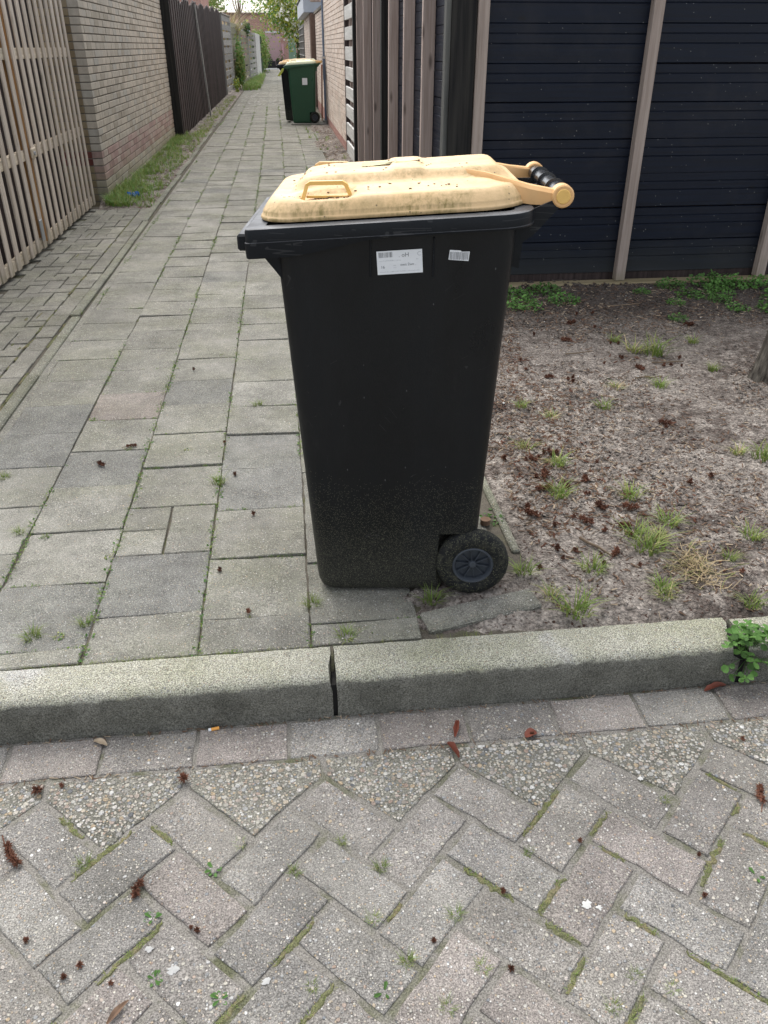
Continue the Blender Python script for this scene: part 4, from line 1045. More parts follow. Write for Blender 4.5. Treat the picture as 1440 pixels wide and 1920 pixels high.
brick_grid(ga, 'x', 9.00, -3.6, -1.902, -0.06, 2.45, M['brick_ret'], M['mortar'], 90, -1)
MB().box((-3.7, 8.96, 2.452), (-1.74, 15.3, 2.56)).build('roof_edge', M['darkpost'], ga)
MB().box((-3.6, 9.12, -0.06), (-1.93, 15.26, 2.44)).build('core', M['mortar'], ga)
# ---- dark vertical plank fence -------------------------------------------------
pf = boards_thing('plank_fence', 'dark brown fence of tall upright planks with uneven rounded tops', 'fence')
board(pf, (-1.95, 15.31, -0.05), (-1.665, 15.36, 2.35), M['darkpost'], 'end_board')
y = 15.38; k = 0
while y < 29.0:
    w = 0.17; ph = ((y - 15.38) % 1.9) / 1.9
    top = 2.02 + 0.24 * (y - 15.4) / 13.6 + 0.10 * math.sin(ph * math.pi) + rng.uniform(-.01, .01)
    b = MB(); pr = [(-w / 2, -0.03), (w / 2, -0.03), (w / 2, top - 0.03), (w * .3, top - 0.008), (0, top), (-w * .3, top - 0.008), (-w / 2, top - 0.03)]
    x0 = 0.012 * (k % 2); n = len(pr)
    b.add([(x0, a, z) for a, z in pr] + [(x0 - 0.02, a, z) for a, z in pr], [tuple(range(n)), tuple(reversed(range(n, 2 * n)))] + [(j, (j + 1) % n, (j + 1) % n + n, j + n) for j in range(n)])
    b.build('plank', M['darkplank'], pf, loc=(-1.68, y + w / 2, 0), rot=(R(rng.gauss(0, .15)), 0, 0))
    y += w + 0.014 - (0.02 if k % 2 else 0.0); k += 1
for z in (0.4, 1.3): board(pf, (-1.76, 15.38, z), (-1.71, 29.0, z + 0.07), M['darkplank'], 'rail')
o = MB().cbox((-0.015, -0.045, -1.08), (0.015, 0.045, 1.08), 0.003).build('batten', M['greyplank'], loc=(-1.60, 20.1, 1.06), rot=(R(2.3), R(-3.0), 0))
tag(o, 'single pale weathered batten leaning against the dark plank fence', 'batten')
# ---- grey horizontal board fences ----------------------------------------------
def hfence(x0, y0, x1, y1, top, m, label, gap, ph=0.155, post=True, seed=0, cap=True):
    t = empty('board_fence', (x0, y0, 0), math.atan2(-(x1 - x0), y1 - y0)); tag(t, label, 'fence')
    L = math.hypot(x1 - x0, y1 - y0); r4 = random.Random(seed); z = 0.10
    while z < top - 0.08:
        h = ph * r4.uniform(0.8, 1.15)
        h = min(h, top - z)
        MB().cbox((-0.02, 0.03, -h / 2), (0.0, L - 0.03, h / 2), 0.003).build('board', m, t, loc=(r4.uniform(-.008, .008), 0, z + h / 2), rot=(R(r4.gauss(0, .15)), 0, 0))
        z += h + gap * r4.uniform(0.5, 1.6)
    for yy in (0.0, L - 0.06): MB().cbox((-0.09, yy, -0.1), (0.008, yy + 0.07, top + 0.02), 0.004).build('post', M['greyplank'], t)
    MB().cbox((-0.07, L * .5, 0.05), (-0.022, L * .5 + 0.05, top - .02), 0.004).build('stud', M['greyplank'], t)
    if cap: MB().cbox((-0.10, -0.02, top + 0.022), (0.03, L + 0.02, top + 0.05), 0.004).build('capping', M['greyplank'], t)
    return t
hfence(-1.64, 29.1, -1.55, 32.4, 2.22, M['greyplank'], 'light grey fence panel of wide gapped boards next to the dark planks', 0.062, 0.17, seed=1)
hfence(-1.56, 32.7, -1.40, 36.6, 2.10, M['mossplank'], 'greenish mossy fence panel with close boards, behind the climbing plant', 0.012, 0.20, seed=2, cap=False)
hfence(-1.39, 36.9, -1.24, 41.0, 2.12, M['mossplank'], 'grey green fence panel with sagging boards and ivy on top', 0.05, 0.16, seed=3, cap=False)
hfence(-1.22, 41.3, -1.04, 46.5, 1.95, M['greyplank'], 'grey gapped fence panel farther down the alley before the pale boards', 0.07, 0.15, seed=4, cap=False)
t = boards_thing('pale_board_fence', 'pale upright boards of a low fence just before the hedge', 'fence')
for k in range(24): board(t, (-1.06 + k * .004, 46.9 + k * 0.26, 0), (-1.03 + k * .004, 47.14 + k * 0.26, 1.95 - .25 * (k % 7 == 6)), M['paleplank'], 'board')
# ================================================================== RIGHT SIDE: SHEDS
Z0, BP = 0.085, 0.2015
def clad_board(parent, along, fixed, a0, a1, z, m, face=-1):
    pr = [(0.007, 0.000), (0.000, 0.0028), (0.000, 0.096), (0.005, 0.0995), (0.005, 0.1005), (0.001, 0.104), (0.001, 0.146), (0.0055, 0.1495), (0.0055, 0.1510), (0.0015, 0.154), (0.0015, 0.1975), (0.007, 0.2005), (0.022, 0.2005), (0.022, 0.0)]
    rings = []
    for a in (a0, a1):
        rings.append([(a, -face * d, h) if along == 'x' else (-face * d, a, h) for d, h in pr])
    b = MB().loft(rings, True, True)
    return b.build('cladding_board', m, parent, loc=((0, fixed, z) if along == 'x' else (fixed, 0, z)), rot=((0, R(rng.gauss(0, .04)), 0) if along == 'x' else (0, 0, 0)))
sh = boards_thing('black_shed', 'shed clad in blue black grooved boards with brown battens beside the planting bed', 'shed')
PM = [1.155, 2.165, 3.145, 4.13]
for k in range(12):
    dz = rng.uniform(-.003, .003)
    for a0, a1 in ((1.12, 2.164), (2.166, 3.144), (3.146, 5.2)):
        clad_board(sh, 'x', 5.195 + rng.uniform(-.001, .001), a0, a1, Z0 + k * BP + dz, M['clad_x'])
    clad_board(sh, 'y', 1.03, 5.225, 8.26, Z0 + k * BP + dz, M['clad_y'])
for p in PM: board(sh, (p - 0.031, 5.130, 0.040), (p + 0.031, 5.193, 2.50), M['batten_pale'], 'batten', 0.003)
for q in (6.0, 6.90, 7.83): board(sh, (0.945, q - 0.0225, 0.02), (1.028, q + 0.0225, 2.50), M['batten'], 'batten', 0.003)
board(sh, (0.974, 5.150, 0.0), (1.122, 5.215, 2.50), M['darkpost'], 'corner_board', 0.004)
board(sh, (0.945, 5.145, 0.0), (0.973, 5.225, 2.50), m_wood('weathered_edge_wood', (0.035, 0.036, 0.034), (0.12, 0.12, 0.11), 'z', 0.6), 'edge_board', 0.004)
board(sh, (0.98, 5.085, -0.03), (5.2, 5.190, 0.038), M['sleeper'], 'ground_beam', 0.008)
board(sh, (1.0, 5.200, 0.0), (5.2, 5.215, 0.084), M['darkplank'], 'skirting')
MB().box((0.98, 5.08, 2.52), (5.4, 8.5, 2.60)).build('roof', M['darkpost'], sh)
MB().box((1.06, 5.23, 0.02), (5.2, 8.24, 2.5)).build('core', M['darkplank'], sh)
s2h = boards_thing('neighbouring_shed', 'narrow view of a second battened shed behind the black shed', 'shed')
for k in range(12): clad_board(s2h, 'y', 1.03, 8.40, 11.36, Z0 + k * BP + 0.07, M['clad_y'])
board(s2h, (0.935, 8.28, 0.0), (1.10, 8.395, 2.6), M['darkpost'], 'corner_post', 0.004)
for q in (9.10, 10.08, 10.94): board(s2h, (0.940, q - 0.0225, 0.02), (1.028, q + 0.0225, 2.6), M['batten'], 'batten', 0.003)
board(s2h, (0.935, 11.38, 0.0), (1.02, 11.50, 2.6), M['darkpost'], 'end_post', 0.004)
MB().box((1.06, 8.30, 0.02), (4.6, 11.4, 2.6)).build('core', M['darkplank'], s2h)
lf = boards_thing('ladder_fence', 'fence of short pale grey planks with gaps between two dark posts', 'fence')
for k in range(10):
    z = 0.02 + k * 0.239
    board(lf, (0.952, 11.52, z + (0 if k else -.02)), (0.980, 12.99, z + 0.157 + rng.uniform(-.006, .006)), M['paleplank'], 'plank')
board(lf, (0.953, 13.0, -0.02), (1.06, 13.12, 2.6), M['darkplank'], 'post')
for q in (11.8, 12.3, 12.75): board(lf, (0.995, q - 0.03, 0), (1.02, q + 0.03, 2.4), M['batten'], 'back_batten')
# ---- brick wall on the right ------------------------------------------------------
rw = boards_thing('brick_wall', 'pink beige brick wall beside the green bin with a reddish foot', 'wall')
brick_grid(rw, 'y', 0.95, 13.14, 18.62, -0.07, 2.6, M['brick_right'], M['mortar_right'], 0, -1, small=True)
dp = boards_thing('downpipe', 'slim blue grey downpipe fixed at the end of the brick wall', 'pipe')
pipem = m_plain('blue_grey_paint', (0.16, 0.20, 0.27), 0.5, 0.3, 0, 20, 0.15)
MB().tube([(0.915, 18.3, 0.06), (0.915, 18.3, 2.6)], 0.022, 10).build('pipe', pipem, dp)
MB().tube([(0.915, 18.3, 0.80), (0.915, 18.3, 1.22)], 0.030, 10).build('sleeve', pipem, dp)
MB().cbox((0.87, 18.27, 1.17), (0.95, 18.33, 1.21), 0.004).build('bracket', M['paleplank'], dp)
MB().cbox((0.86, 18.22, 0.0), (0.95, 18.42, 0.07), 0.006).build('gully', M['slab_light'], dp)
w2 = boards_thing('brick_wall', 'lower pinkish brick wall with dark joints beyond the downpipe', 'wall')
brick_grid(w2, 'y', 1.02, 18.70, 24.3, -0.07, 2.08, M['brick_right'], M['mortar'], 0, -1, small=True)
MB().box((0.99, 18.66, 2.093), (1.2, 24.3, 2.15)).build('coping', M['mortar'], w2)
w3 = boards_thing('brick_outhouse', 'pale brick outhouse with a projecting whitish fascia', 'outhouse')
brick_grid(w3, 'y', 0.93, 25.2, 31.0, -0.07, 2.12, M['brick_right'], M['mortar_right'], 0, -1, small=True)
MB().box((0.90, 24.4, -0.05), (1.3, 25.18, 2.12)).build('pier', m_plain('brown_brick_pier', (0.17, 0.115, 0.09), 0.9, 0.1, 0, 14, 0.3), w3)
MB().cbox((0.74, 24.6, 2.14), (1.5, 31.2, 2.52), 0.01).build('fascia', m_plain('grey_white_fascia', (0.45, 0.48, 0.52), 0.6, 0.3, 0, 5, 0.15), w3)
MB().box((0.72, 24.5, 2.523), (1.6, 31.3, 2.56)).build('roof_edge', M['darkpost'], w3)
tr = boards_thing('trellis', 'dark square trellis screen on the right before the blossoming tree', 'trellis')
for k in range(9): board(tr, (0.90, 31.3, 0.25 + k * 0.21), (0.92, 38.2, 0.28 + k * 0.21), M['greyplank'], 'lath')
for k in range(14): board(tr, (0.925, 31.5 + k * 0.5, 0.1), (0.945, 31.54 + k * 0.5, 2.05), M['greyplank'], 'upright')
MB().box((0.97, 31.3, 0), (1.0, 38.2, 2.0)).build('backing', m_plain('brown_fence_backing', (0.20, 0.17, 0.14), 0.9, 0.1, 0, 9, 0.3), tr)
hb = boards_thing('canopy_bracket', 'brown timber canopy end jutting from the wall top above the green bin', 'canopy')
MB().cbox((0.72, 19.2, 2.16), (1.3, 19.28, 2.5), 0.01).build('bracket', M['batten'], hb)
MB().cbox((0.70, 19.15, 2.50), (1.4, 22.3, 2.58), 0.01).build('board', M['batten'], hb)
# rusty rakes / poles standing behind the green bin
rust = m_plain('rusty_orange_metal', (0.26, 0.09, 0.04), 0.8, 0.3, 0, 20, 0.4)
o = MB().tube([(0.86, 18.75, 0.02), (0.90, 18.95, 1.05)], 0.016, 6).build('pole', rust); tag(o, 'rusty orange pole leaning on the wall behind the green bin', 'pole')
# ================================================================== FAR END OF THE ALLEY
FQ = 64.0
o = obj('cross_road', sheet('cross_road', -30, 30, FQ, FQ + 3.2, 0.012, m_plain('pale_asphalt', (0.30, 0.30, 0.30), 0.9, 0.1, 0, 3, 0.1))); tag(o, kind='structure')
o = MB().box((-30, FQ - 0.25, -0.05), (30, FQ, 0.07)).build('far_kerb', m_plain('white_kerb', (0.62, 0.62, 0.60), 0.9, 0.1)); tag(o, kind='structure')
lw = boards_thing('low_planter_wall', 'low dark planter wall across the far end of the alley', 'wall')
for k in range(6): board(lw, (-2.6 + k * 0.62, FQ + 3.3, 0), (-2.0 + k * 0.62, FQ + 3.5, 0.48 - 0.02 * (k % 2)), M['darkpost'], 'block', 0.02)
GY = FQ + 5.0
gb2 = boards_thing('brick_garage_row', 'low red brick building with a pink garage door at the end of the alley', 'building')
MB().box((-5.0, GY, 0), (3.2, GY + 5, 3.35)).build('wall', M['far_brick'], gb2)
MB().box((-5.1, GY - 0.15, 3.352), (3.3, GY + 5.1, 3.50)).build('roof_edge', m_plain('brown_roof_edge', (0.20, 0.13, 0.11), 0.8), gb2)
dr = MB().box((-0.80, GY - 0.07, 0.02), (0.30, GY - 0.003, 2.25)).build('garage_door', m_plain('dusty_pink_door', (0.44, 0.30, 0.30), 0.7, 0.2, 0, 6, 0.08), gb2)
MB().box((-0.80, GY - 0.09, 2.255), (0.30, GY - 0.003, 2.33)).build('lintel', M['paper'], dr)
MB().box((0.34, GY - 0.06, 0.0), (0.50, GY - 0.003, 1.55)).build('gate_pillar', m_plain('pink_render', (0.55, 0.32, 0.34), 0.8), gb2)
for x in (-2.5, -3.6):
    wdw = MB().box((x, GY - 0.04, 2.2), (x + 0.62, GY - 0.003, 2.85)).build('window', m_plain('pale_frame', (0.62, 0.66, 0.72), 0.5), gb2)
    MB().box((x + .06, GY - 0.055, 2.26), (x + .56, GY - 0.042, 2.79)).build('pane', m_plain('sky_grey_glass', (0.30, 0.36, 0.44), 0.1, 0.6), wdw)
hs2 = boards_thing('brick_house', 'red brick house rising behind the dark plank fence', 'house')
MB().box((-9.5, 68, 0), (-5.15, 76, 5.6)).build('wall', M['far_brick'], hs2)
b = MB(); b.add([(-9.8, 67.6, 5.6), (-4.9, 67.6, 5.6), (-4.9, 76.4, 5.6), (-9.8, 76.4, 5.6), (-7.3, 67.6, 8.3), (-7.3, 76.4, 8.3)], [(0, 1, 4), (2, 3, 5), (1, 2, 5, 4), (3, 0, 4, 5), (3, 2, 1, 0)])
b.build('roof', m_plain('brown_roof_tiles', (0.16, 0.09, 0.07), 0.8, 0.2, 0, 4, 0.3), hs2)
wd = MB().box((-7.6, 67.93, 2.6), (-6.3, 67.995, 4.0)).build('window', M['paper'], hs2)
MB().box((-7.5, 67.90, 2.7), (-6.4, 67.928, 3.9)).build('pane', m_plain('house_glass', (0.06, 0.08, 0.10), 0.1, 0.6), wd)

def crown(name, parent, c, rad, n, leaf, mats, seed, clumps=14, wts=None, hollow=0.35):
    """leaf-sized faces gathered in clumps through an uneven volume"""
    r5 = random.Random(seed); b = MB(); cl = []
    for _ in range(clumps):
        while True:
            d = Vector((r5.uniform(-1, 1), r5.uniform(-1, 1), r5.uniform(-1, 1)))
            if hollow < d.length < 1: break
        cl.append((Vector((c[0] + d.x * rad[0] * .8, c[1] + d.y * rad[1] * .8, c[2] + d.z * rad[2] * .8)), r5.uniform(0.22, 0.5)))
    for _ in range(n):
        cc, s = r5.choice(cl)
        p = cc + Vector((r5.gauss(0, rad[0] * s * .55), r5.gauss(0, rad[1] * s * .55), r5.gauss(0, rad[2] * s * .55)))
        l = leaf * r5.uniform(0.6, 1.3); T = Matrix.Translation(p) @ Euler((r5.uniform(-1.2, 1.2), r5.uniform(-1.2, 1.2), r5.uniform(0, 6.3))).to_matrix().to_4x4()
        vv = [T @ Vector(q) for q in ((-l / 2, 0, 0), (0, -l * .3, l * .08), (l / 2, 0, 0), (0, l * .3, l * .08))]
        b.add(vv, [(0, 1, 2), (0, 2, 3)], r5.choices(range(len(mats)), wts)[0] if wts else r5.randrange(len(mats)))
    return b.build(name, mats, parent)
def branches(parent, base, h, r, n, seed, spread=0.5, mat=None):
    r6 = random.Random(seed); mat = mat or M['twig']
    b = MB().tube([base, (base[0] + r6.uniform(-.05, .05) * h * .3, base[1], base[2] + h * .45), (base[0] + r6.uniform(-.05, .05) * h, base[1], base[2] + h * .8)], [r, r * .75, r * .45], 8); b.build('trunk', mat, parent)
    b = MB()
    for k in range(n):
        t = r6.uniform(0.35, 0.8); a = r6.uniform(0, 6.28); z = base[2] + h * t; l = h * spread * r6.uniform(.5, 1)
        p1 = Vector((base[0], base[1], z)); p2 = p1 + Vector((math.cos(a) * l * .5, math.sin(a) * l * .5, l * .45)); p3 = p2 + Vector((math.cos(a) * l * .25, math.sin(a) * l * .25, l * .6))
        b.tube([p1, p2, p3], [r * .4, r * .25, r * .1], 5)
    b.build('limbs', mat, parent)
# blossoming magnolia overhanging from the right
mg = empty('magnolia_tree', (1.05, 43, 0)); tag(mg, 'tree with yellow green leaves and white blossoms overhanging the alley', 'tree')
branches(mg, (0, 0, 0), 3.6, 0.07, 7, 3, 0.45)
crown('crown', mg, (-0.55, 0, 3.0), (1.45, 1.6, 1.45), 5600, 0.13, [M['weed_bright'], M['grass'], M['yellowleaf'], M['blossom']], 11, 26, [4, 2, 4, 0.9])
crown('blossom_spray', mg, (-0.15, -1.0, 2.65), (0.85, 0.6, 1.3), 1500, 0.13, [M['yellowleaf'], M['blossom'], M['weed_bright']], 13, 12, [5, 3, 2])
crown('blossoms', mg, (-0.35, -0.8, 2.95), (1.3, 1.0, 1.3), 330, 0.20, [M['blossom'], M['blossom'], M['yellowleaf']], 17, 24)
# ivy covered post and green door
dg = boards_thing('green_gate', 'pale green garden gate under the blossoming tree', 'gate')
for k in range(4): board(dg, (0.62 + k * 0.10, 50, 0.05), (0.715 + k * 0.10, 50.04, 1.75), m_plain('pale_green_paint', (0.20, 0.32, 0.23), 0.6, 0.3, 0.05), 'board')
iv = empty('ivy_clad_post', (0.98, 42, 0)); tag(iv, 'post wrapped in dark ivy at the right end of the alley', 'plant')
MB().tube([(0, 0, 0), (0, 0, 2.2)], 0.07, 8).build('post', M['twig'], iv); crown('foliage', iv, (0, 0, 1.2), (0.16, 0.3, 1.0), 700, 0.09, [M['ivy'], M['weed'], M['weed_bright']], 5, 16, [5, 3, 1])
# hedge on the left at the end
hg = empty('hedge', (-1.05, 57.5, 0)); tag(hg, 'tall clipped green hedge on the left near the alley end', 'hedge')
crown('foliage', hg, (-0.05, 0, 1.15), (0.55, 4.0, 1.25), 6500, 0.12, [M['grass'], M['grass_pale'], M['weed_bright']], 6, 70, [4, 3, 2], hollow=0.0)
MB().box((-0.35, -3.5, 0), (0.15, 3.5, 1.9)).build('core', M['ivy'], hg)
cl = empty('climbing_plant', (-1.42, 33.4, 0)); tag(cl, 'pale green climber growing up the mossy fence panel', 'plant')
MB().tube([(0, 0, 0), (0.02, .1, 0.8), (0, .2, 1.5)], 0.015, 5).build('stem', M['twig'], cl); crown('foliage', cl, (0.06, 0.1, 0.95), (0.20, 0.75, 0.80), 1500, 0.09, [M['weed_bright'], M['grass_pale']], 8, 16)
yf = empty('yellow_shrub', (-1.42, 31.6, 0)); tag(yf, 'small yellow leaved plant at the foot of the grey fence', 'plant')
crown('foliage', yf, (0, 0, 0.28), (0.12, 0.35, 0.30), 420, 0.07, [M['yellowleaf'], M['yellowleaf'], M['weed_bright']], 9, 8)
iv2 = empty('ivy_on_fence', (-1.28, 40.3, 0)); tag(iv2, 'dark ivy spilling over the top of the sagging fence', 'plant')
crown('foliage', iv2, (0, 0, 2.1), (0.18, 0.9, 0.30), 600, 0.09, [M['ivy'], M['weed']], 10, 10)
# ornamental dry grass behind the fence
dgm = empty('dry_grass_clump', (-2.0, 35.2, 1.4)); tag(dgm, 'tall dry straw coloured grass leaning over the mossy fence', 'grass clump')
r7 = random.Random(4); b = blades(MB(), 420, 1.0, 1.5, 0.03, r7, lean=0.9, mi=[0, 0, 1], segs=4); b.build('blades', [M['straw'], M['grass_pale']], dgm)
MB().tube([(0, 0, -1.4), (0, 0, 0.05)], 0.22, 8).build('base', M['straw'], dgm)
# bare tree and trees beyond the end
bt = empty('bare_tree', (-2.35, 62, 0)); tag(bt, 'slim bare forked tree standing against the white sky', 'tree')
b = MB().tube([(0, 0, 0), (0, 0, 2.3), (0.03, 0, 3.1)], [.10, .09, .08], 7); b.build('trunk', M['twig'], bt)
b = MB()
for dx, l in ((-.55, 1.8), (-.3, 2.2), (-.05, 2.5), (.25, 2.2), (.5, 1.9), (.1, 2.8)): b.tube([(0.03, 0, 3.0), (0.03 + dx * .5, .1, 3.0 + l * .3), (0.03 + dx, .2, 3.0 + l)], [.05, .035, .012], 5)
b.build('limbs', M['twig'], bt)
for k, (x, y, z, r, lab) in enumerate([(-1.0, 92, 3.2, 2.4, 'hazy pale green tree behind the red brick garage roof'), (-6.0, 84, 4.6, 2.7, 'willow with pale hanging twigs beside the red brick house'), (2.2, 90, 5.0, 3.0, 'leafy tree rising behind the magnolia at the far end')]):
    tr_ = empty('broadleaf_tree', (x, y, 0)); tag(tr_, lab, 'tree'); branches(tr_, (0, 0, 0), z, 0.2, 8, k + 30)
    crown('crown', tr_, (0, 0, z), (r, r, r * .8 if k else r * .45), 3500, 0.22, [M['grass_pale'], M['weed_bright'], M['grass']], 40 + k, 30, [5, 2, 1])
# planting at the foot of the end wall
for k, (x, h) in enumerate([(-0.55, 0.75), (0.05, 0.6), (0.35, 1.1)]):
    e = empty('far_shrub', (x, FQ + 3.8, 0)); tag(e, ['dark shrub left of the pink garage door', 'low shrub before the pink garage door', 'pink flowering shrub right of the garage door'][k], 'shrub')
    crown('foliage', e, (0, 0, h * .7), (.25, .3, h * .5), 260, .1, [[M['ivy'], M['weed']], [M['ivy'], M['grass']], [M['weed'], m_leaf('pink_flower_%d' % k, (0.6, .3, .33), (.7, .4, .42))]][k], 60 + k, 8)
# ================================================================== tree trunk at the right edge
tt = empty('garden_tree', (2.265, 3.33, 0)); tag(tt, 'grey barked tree trunk at the right edge of the planting bed', 'tree')
def m_bark():
    s = NT('grey_bark', 0.95, 0.1); v = s.scl(s.pos(), (40, 40, 7)); g = s.noise(1.0, 5, 0.65, vec=v)
    s.col(s.mix(s.ramp(g, [(0.35, 0), (0.65, 1)]), (0.035, 0.030, 0.026), (0.17, 0.155, 0.13))); s.normal(s.bump(g, 0.01)); return s.m
b = MB(); rings = []; r8 = random.Random(2)
for k in range(24):
    z = -0.05 + k * 0.13; t = 0.105 + 0.05 * math.exp(-max(0, z) / 0.10) - 0.012 * z; ring = []
    for j in range(20):
        a = j * 2 * math.pi / 20; q = t * (1 + 0.07 * math.sin(a * 3 + z) + 0.05 * math.sin(a * 7 + 2 * z) + r8.uniform(-.02, .02)); ring.append((q * math.cos(a) + 0.03 * z, q * math.sin(a), z))
    rings.append(ring)
b.loft(rings, True, True); BARK = m_bark(); autosmooth(b.build('trunk', BARK, tt), 60)
b = MB()
for k in range(7):
    a = k * 0.9; b.tube([(0.085, 0, 2.6 + .04 * k), (0.085 + math.cos(a) * .5, math.sin(a) * .5, 3.3), (0.085 + math.cos(a) * 1.0, math.sin(a) * 1.0, 4.3)], [.04, .025, .008], 6)
b.build('limbs', BARK, tt)
crown('crown', tt, (0.1, 0, 4.2), (1.1, 1.1, .7), 450, .06, [M['weed_bright'], M['grass_pale']], 71, 18)
# ================================================================== VERGES AND SCATTER
def strip_soil(name, xs_, ys_, zf):
    X, Y = np.meshgrid(xs_, ys_); Z = zf(X, Y); ny, nx = X.shape; ii = np.arange(nx * ny).reshape(ny, nx)
    fq = np.stack([ii[:-1, :-1].ravel(), ii[:-1, 1:].ravel(), ii[1:, 1:].ravel(), ii[1:, :-1].ravel()], 1)
    o = obj(name, mesh(name, np.stack([X.ravel(), Y.ravel(), Z.ravel()], 1).tolist(), fq.tolist(), M['soil'], True)); return tag(o, kind='structure')
lv = lambda X, Y: -0.012 + (fbm(X * 9, Y * 9, 31) * 0.05 + 0.03 * np.clip((-1.42 - X) / 0.3, 0, 1)) * np.clip((Y - 8.45) / 0.3, 0, 1) * np.clip((-1.30 - X) / 0.06, 0, 1)
strip_soil('verge_soil', np.arange(-1.83, -1.27, 0.03), np.arange(8.5, 46, 0.05), lv)
rv_ = lambda X, Y: -0.014 + (fbm(X * 8, Y * 8, 35) * 0.055) * np.clip((X - 0.50 - 0.10 * np.sin(Y * 2.1)) / 0.2, 0, 1) * np.clip((Y - 5.6) / 0.6, 0, 1)
strip_soil('wall_foot_soil', np.arange(0.50, 0.97, 0.03), np.arange(5.5, 17.95, 0.05), rv_)
def grass_stuff(name, n, fn, mats, label, seed, h=(0.04, 0.09), w=0.004, lean=1.0, per=9, spread=.05):
    r9 = random.Random(seed); b = MB()
    for _ in range(n):
        x, y, z = fn(r9); blades(b, per, spread, r9.uniform(*h), w, r9, (x, y, z), lean, mi=list(range(len(mats))), segs=2)
    return tag(b.build(name, mats), label, 'grass', kind='stuff')
def vz(x, y): return float(lv(np.array(x), np.array(y)))
def f1(r):
    while True:
        x = r.uniform(-1.79, -1.33); y = 8.6 + 7.4 * r.random() ** 1.3
        if r.random() < (0.25 + 0.75 * sstep(-1.45, -1.75, x)) * (1.3 * float(fbm(np.array(x * 5), np.array(y * 2.5), 3)) ** 1.3): return x, y, vz(x, y)
grass_stuff('verge_grass', 900, f1, [M['grass'], M['grass'], M['weed_bright'], M['grass_pale']], 'rough green grass growing along the foot of the garage wall', 1, (0.05, 0.13), 0.006)
grass_stuff('fence_foot_grass', 300, lambda r: (r.uniform(-1.60, -1.36), 15.5 + 13 * r.random() ** 1.2, 0.0), [M['grass'], M['grass_pale']], 'thin grass along the foot of the dark plank fence', 2, (0.04, 0.12), 0.01)
grass_stuff('far_verge_grass', 420, lambda r: (r.uniform(-1.35, -0.75), 33 + 17 * r.random(), 0.0), [M['grass'], M['weed_bright'], M['grass_pale']], 'taller green grass at the foot of the far fences', 3, (0.12, 0.35), 0.02, 0.8, 9, .2)
tag(chips('verge_litter', 420, lambda r: (r.uniform(-1.75, -1.3), r.uniform(8.5, 17)), [M['chip'], M['chip'], M['chip_pale']], vz, 15, (0.015, 0.05), (0.006, 0.014)), 'dead leaves and stalks lying in the grassy verge', 'litter', kind='stuff')
tag(chips('wall_foot_litter', 380, lambda r: (r.uniform(0.55, 0.93), r.uniform(8.5, 17.5)), [M['chip'], M['chip'], M['chip_pale']], lambda x, y: float(rv_(np.array(x), np.array(y))), 16, (0.015, 0.06), (0.006, 0.016)), 'dead leaves gathered along the foot of the right wall', 'litter', kind='stuff')
grass_stuff('wall_foot_weeds', 46, lambda r: (r.uniform(0.45, 0.9), r.choice((r.gauss(10.5, .5), r.uniform(8, 17))), 0.01), [M['grass'], M['grass_pale'], M['weed']], 'scattered weeds in the dirt at the foot of the right wall', 4, (0.04, 0.14), 0.008)
# petals lying on the paving near the far fence
r9 = random.Random(8); b = MB()
for _ in range(110):
    x = r9.gauss(0.1, .35) if r9.random() < .7 else r9.uniform(-1.2, -.6); y = r9.gauss(27, 1.8); l = r9.uniform(.02, .05)
    a = r9.uniform(0, 6.3); b.add([(x + l * math.cos(a + k), y + l * 1.2 * math.sin(a + k), .006) for k in (0, 1.6, 3.1, 4.7)], [(0, 1, 2, 3)])
tag(b.build('fallen_petals', M['white_bit']), 'pale petals strewn over the paving far down the alley', 'petals', kind='stuff')
# moss and small weeds in the slab joints
r9 = random.Random(21); b = MB(); dens = {-4: .25, -3: .5, -2: .45, -1: 1.0, 0: .5, 1: .4, 2: .8}
for c in range(-4, 3):
    x = c * 0.30; yq = 1.68
    while yq < 24:
        nz = float(fbm(np.array(x * 3.1 + 5), np.array(yq * 1.9), 44, 3)) + (0.22 if c == -1 and yq < 3.1 else 0)
        if nz > 0.60 - 0.20 * dens[c] and r9.random() < .8 and not (c > 0 and yq < 5.3):
            sc_ = 1 + yq * 0.05; dr_ = -0.06 * sstep(11, 30, yq)
            blades(b, 4, 0.018 * sc_, r9.uniform(.008, .024) * sc_, 0.0016 * sc_ * 1.3, r9, (x + dr_ + r9.gauss(0, .003), yq, -0.004), 1.3, [1, 2], 2)
            leafy(b, 6, 0.026 * sc_, 0.008 * sc_, r9, (x + dr_ + r9.gauss(0, .003), yq, -0.003), 0.006, [0, 0, 1])
        yq += 0.015 + 0.0035 * yq
for c in range(-4, 1):                                   # a few cross joints
    for k in range(14):
        y0 = phase[c] + (k - 5) * TP
        if y0 < 1.7 or r9.random() < .55: continue
        for _ in range(r9.randint(4, 18)):
            x = c * .3 + r9.choice((r9.uniform(0, .3), r9.gauss(.04, .03), r9.gauss(.26, .03)))
            blades(b, 3, 0.012, r9.uniform(.006, .016), 0.0016, r9, (x, y0 + r9.gauss(0, .002), -0.004), 1.3, [1, 2], 2); leafy(b, 3, 0.018, 0.006, r9, (x, y0, -0.003), 0.004, [0, 1])
for _ in range(260):                                      # along the back of the kerb
    x = r9.choice((r9.uniform(-1.2, .5), r9.gauss(-.5, .25))); blades(b, 4, .02, r9.uniform(.006, .020), .0016, r9, (x, 1.664 + r9.gauss(0, .003), -.006), 1.3, [1, 2], 2)
tag(b.build('joint_weeds', [M['weed'], M['grass'], M['grass_pale']]), 'tiny weeds and grass filling the joints between the alley slabs', 'weeds', kind='stuff')
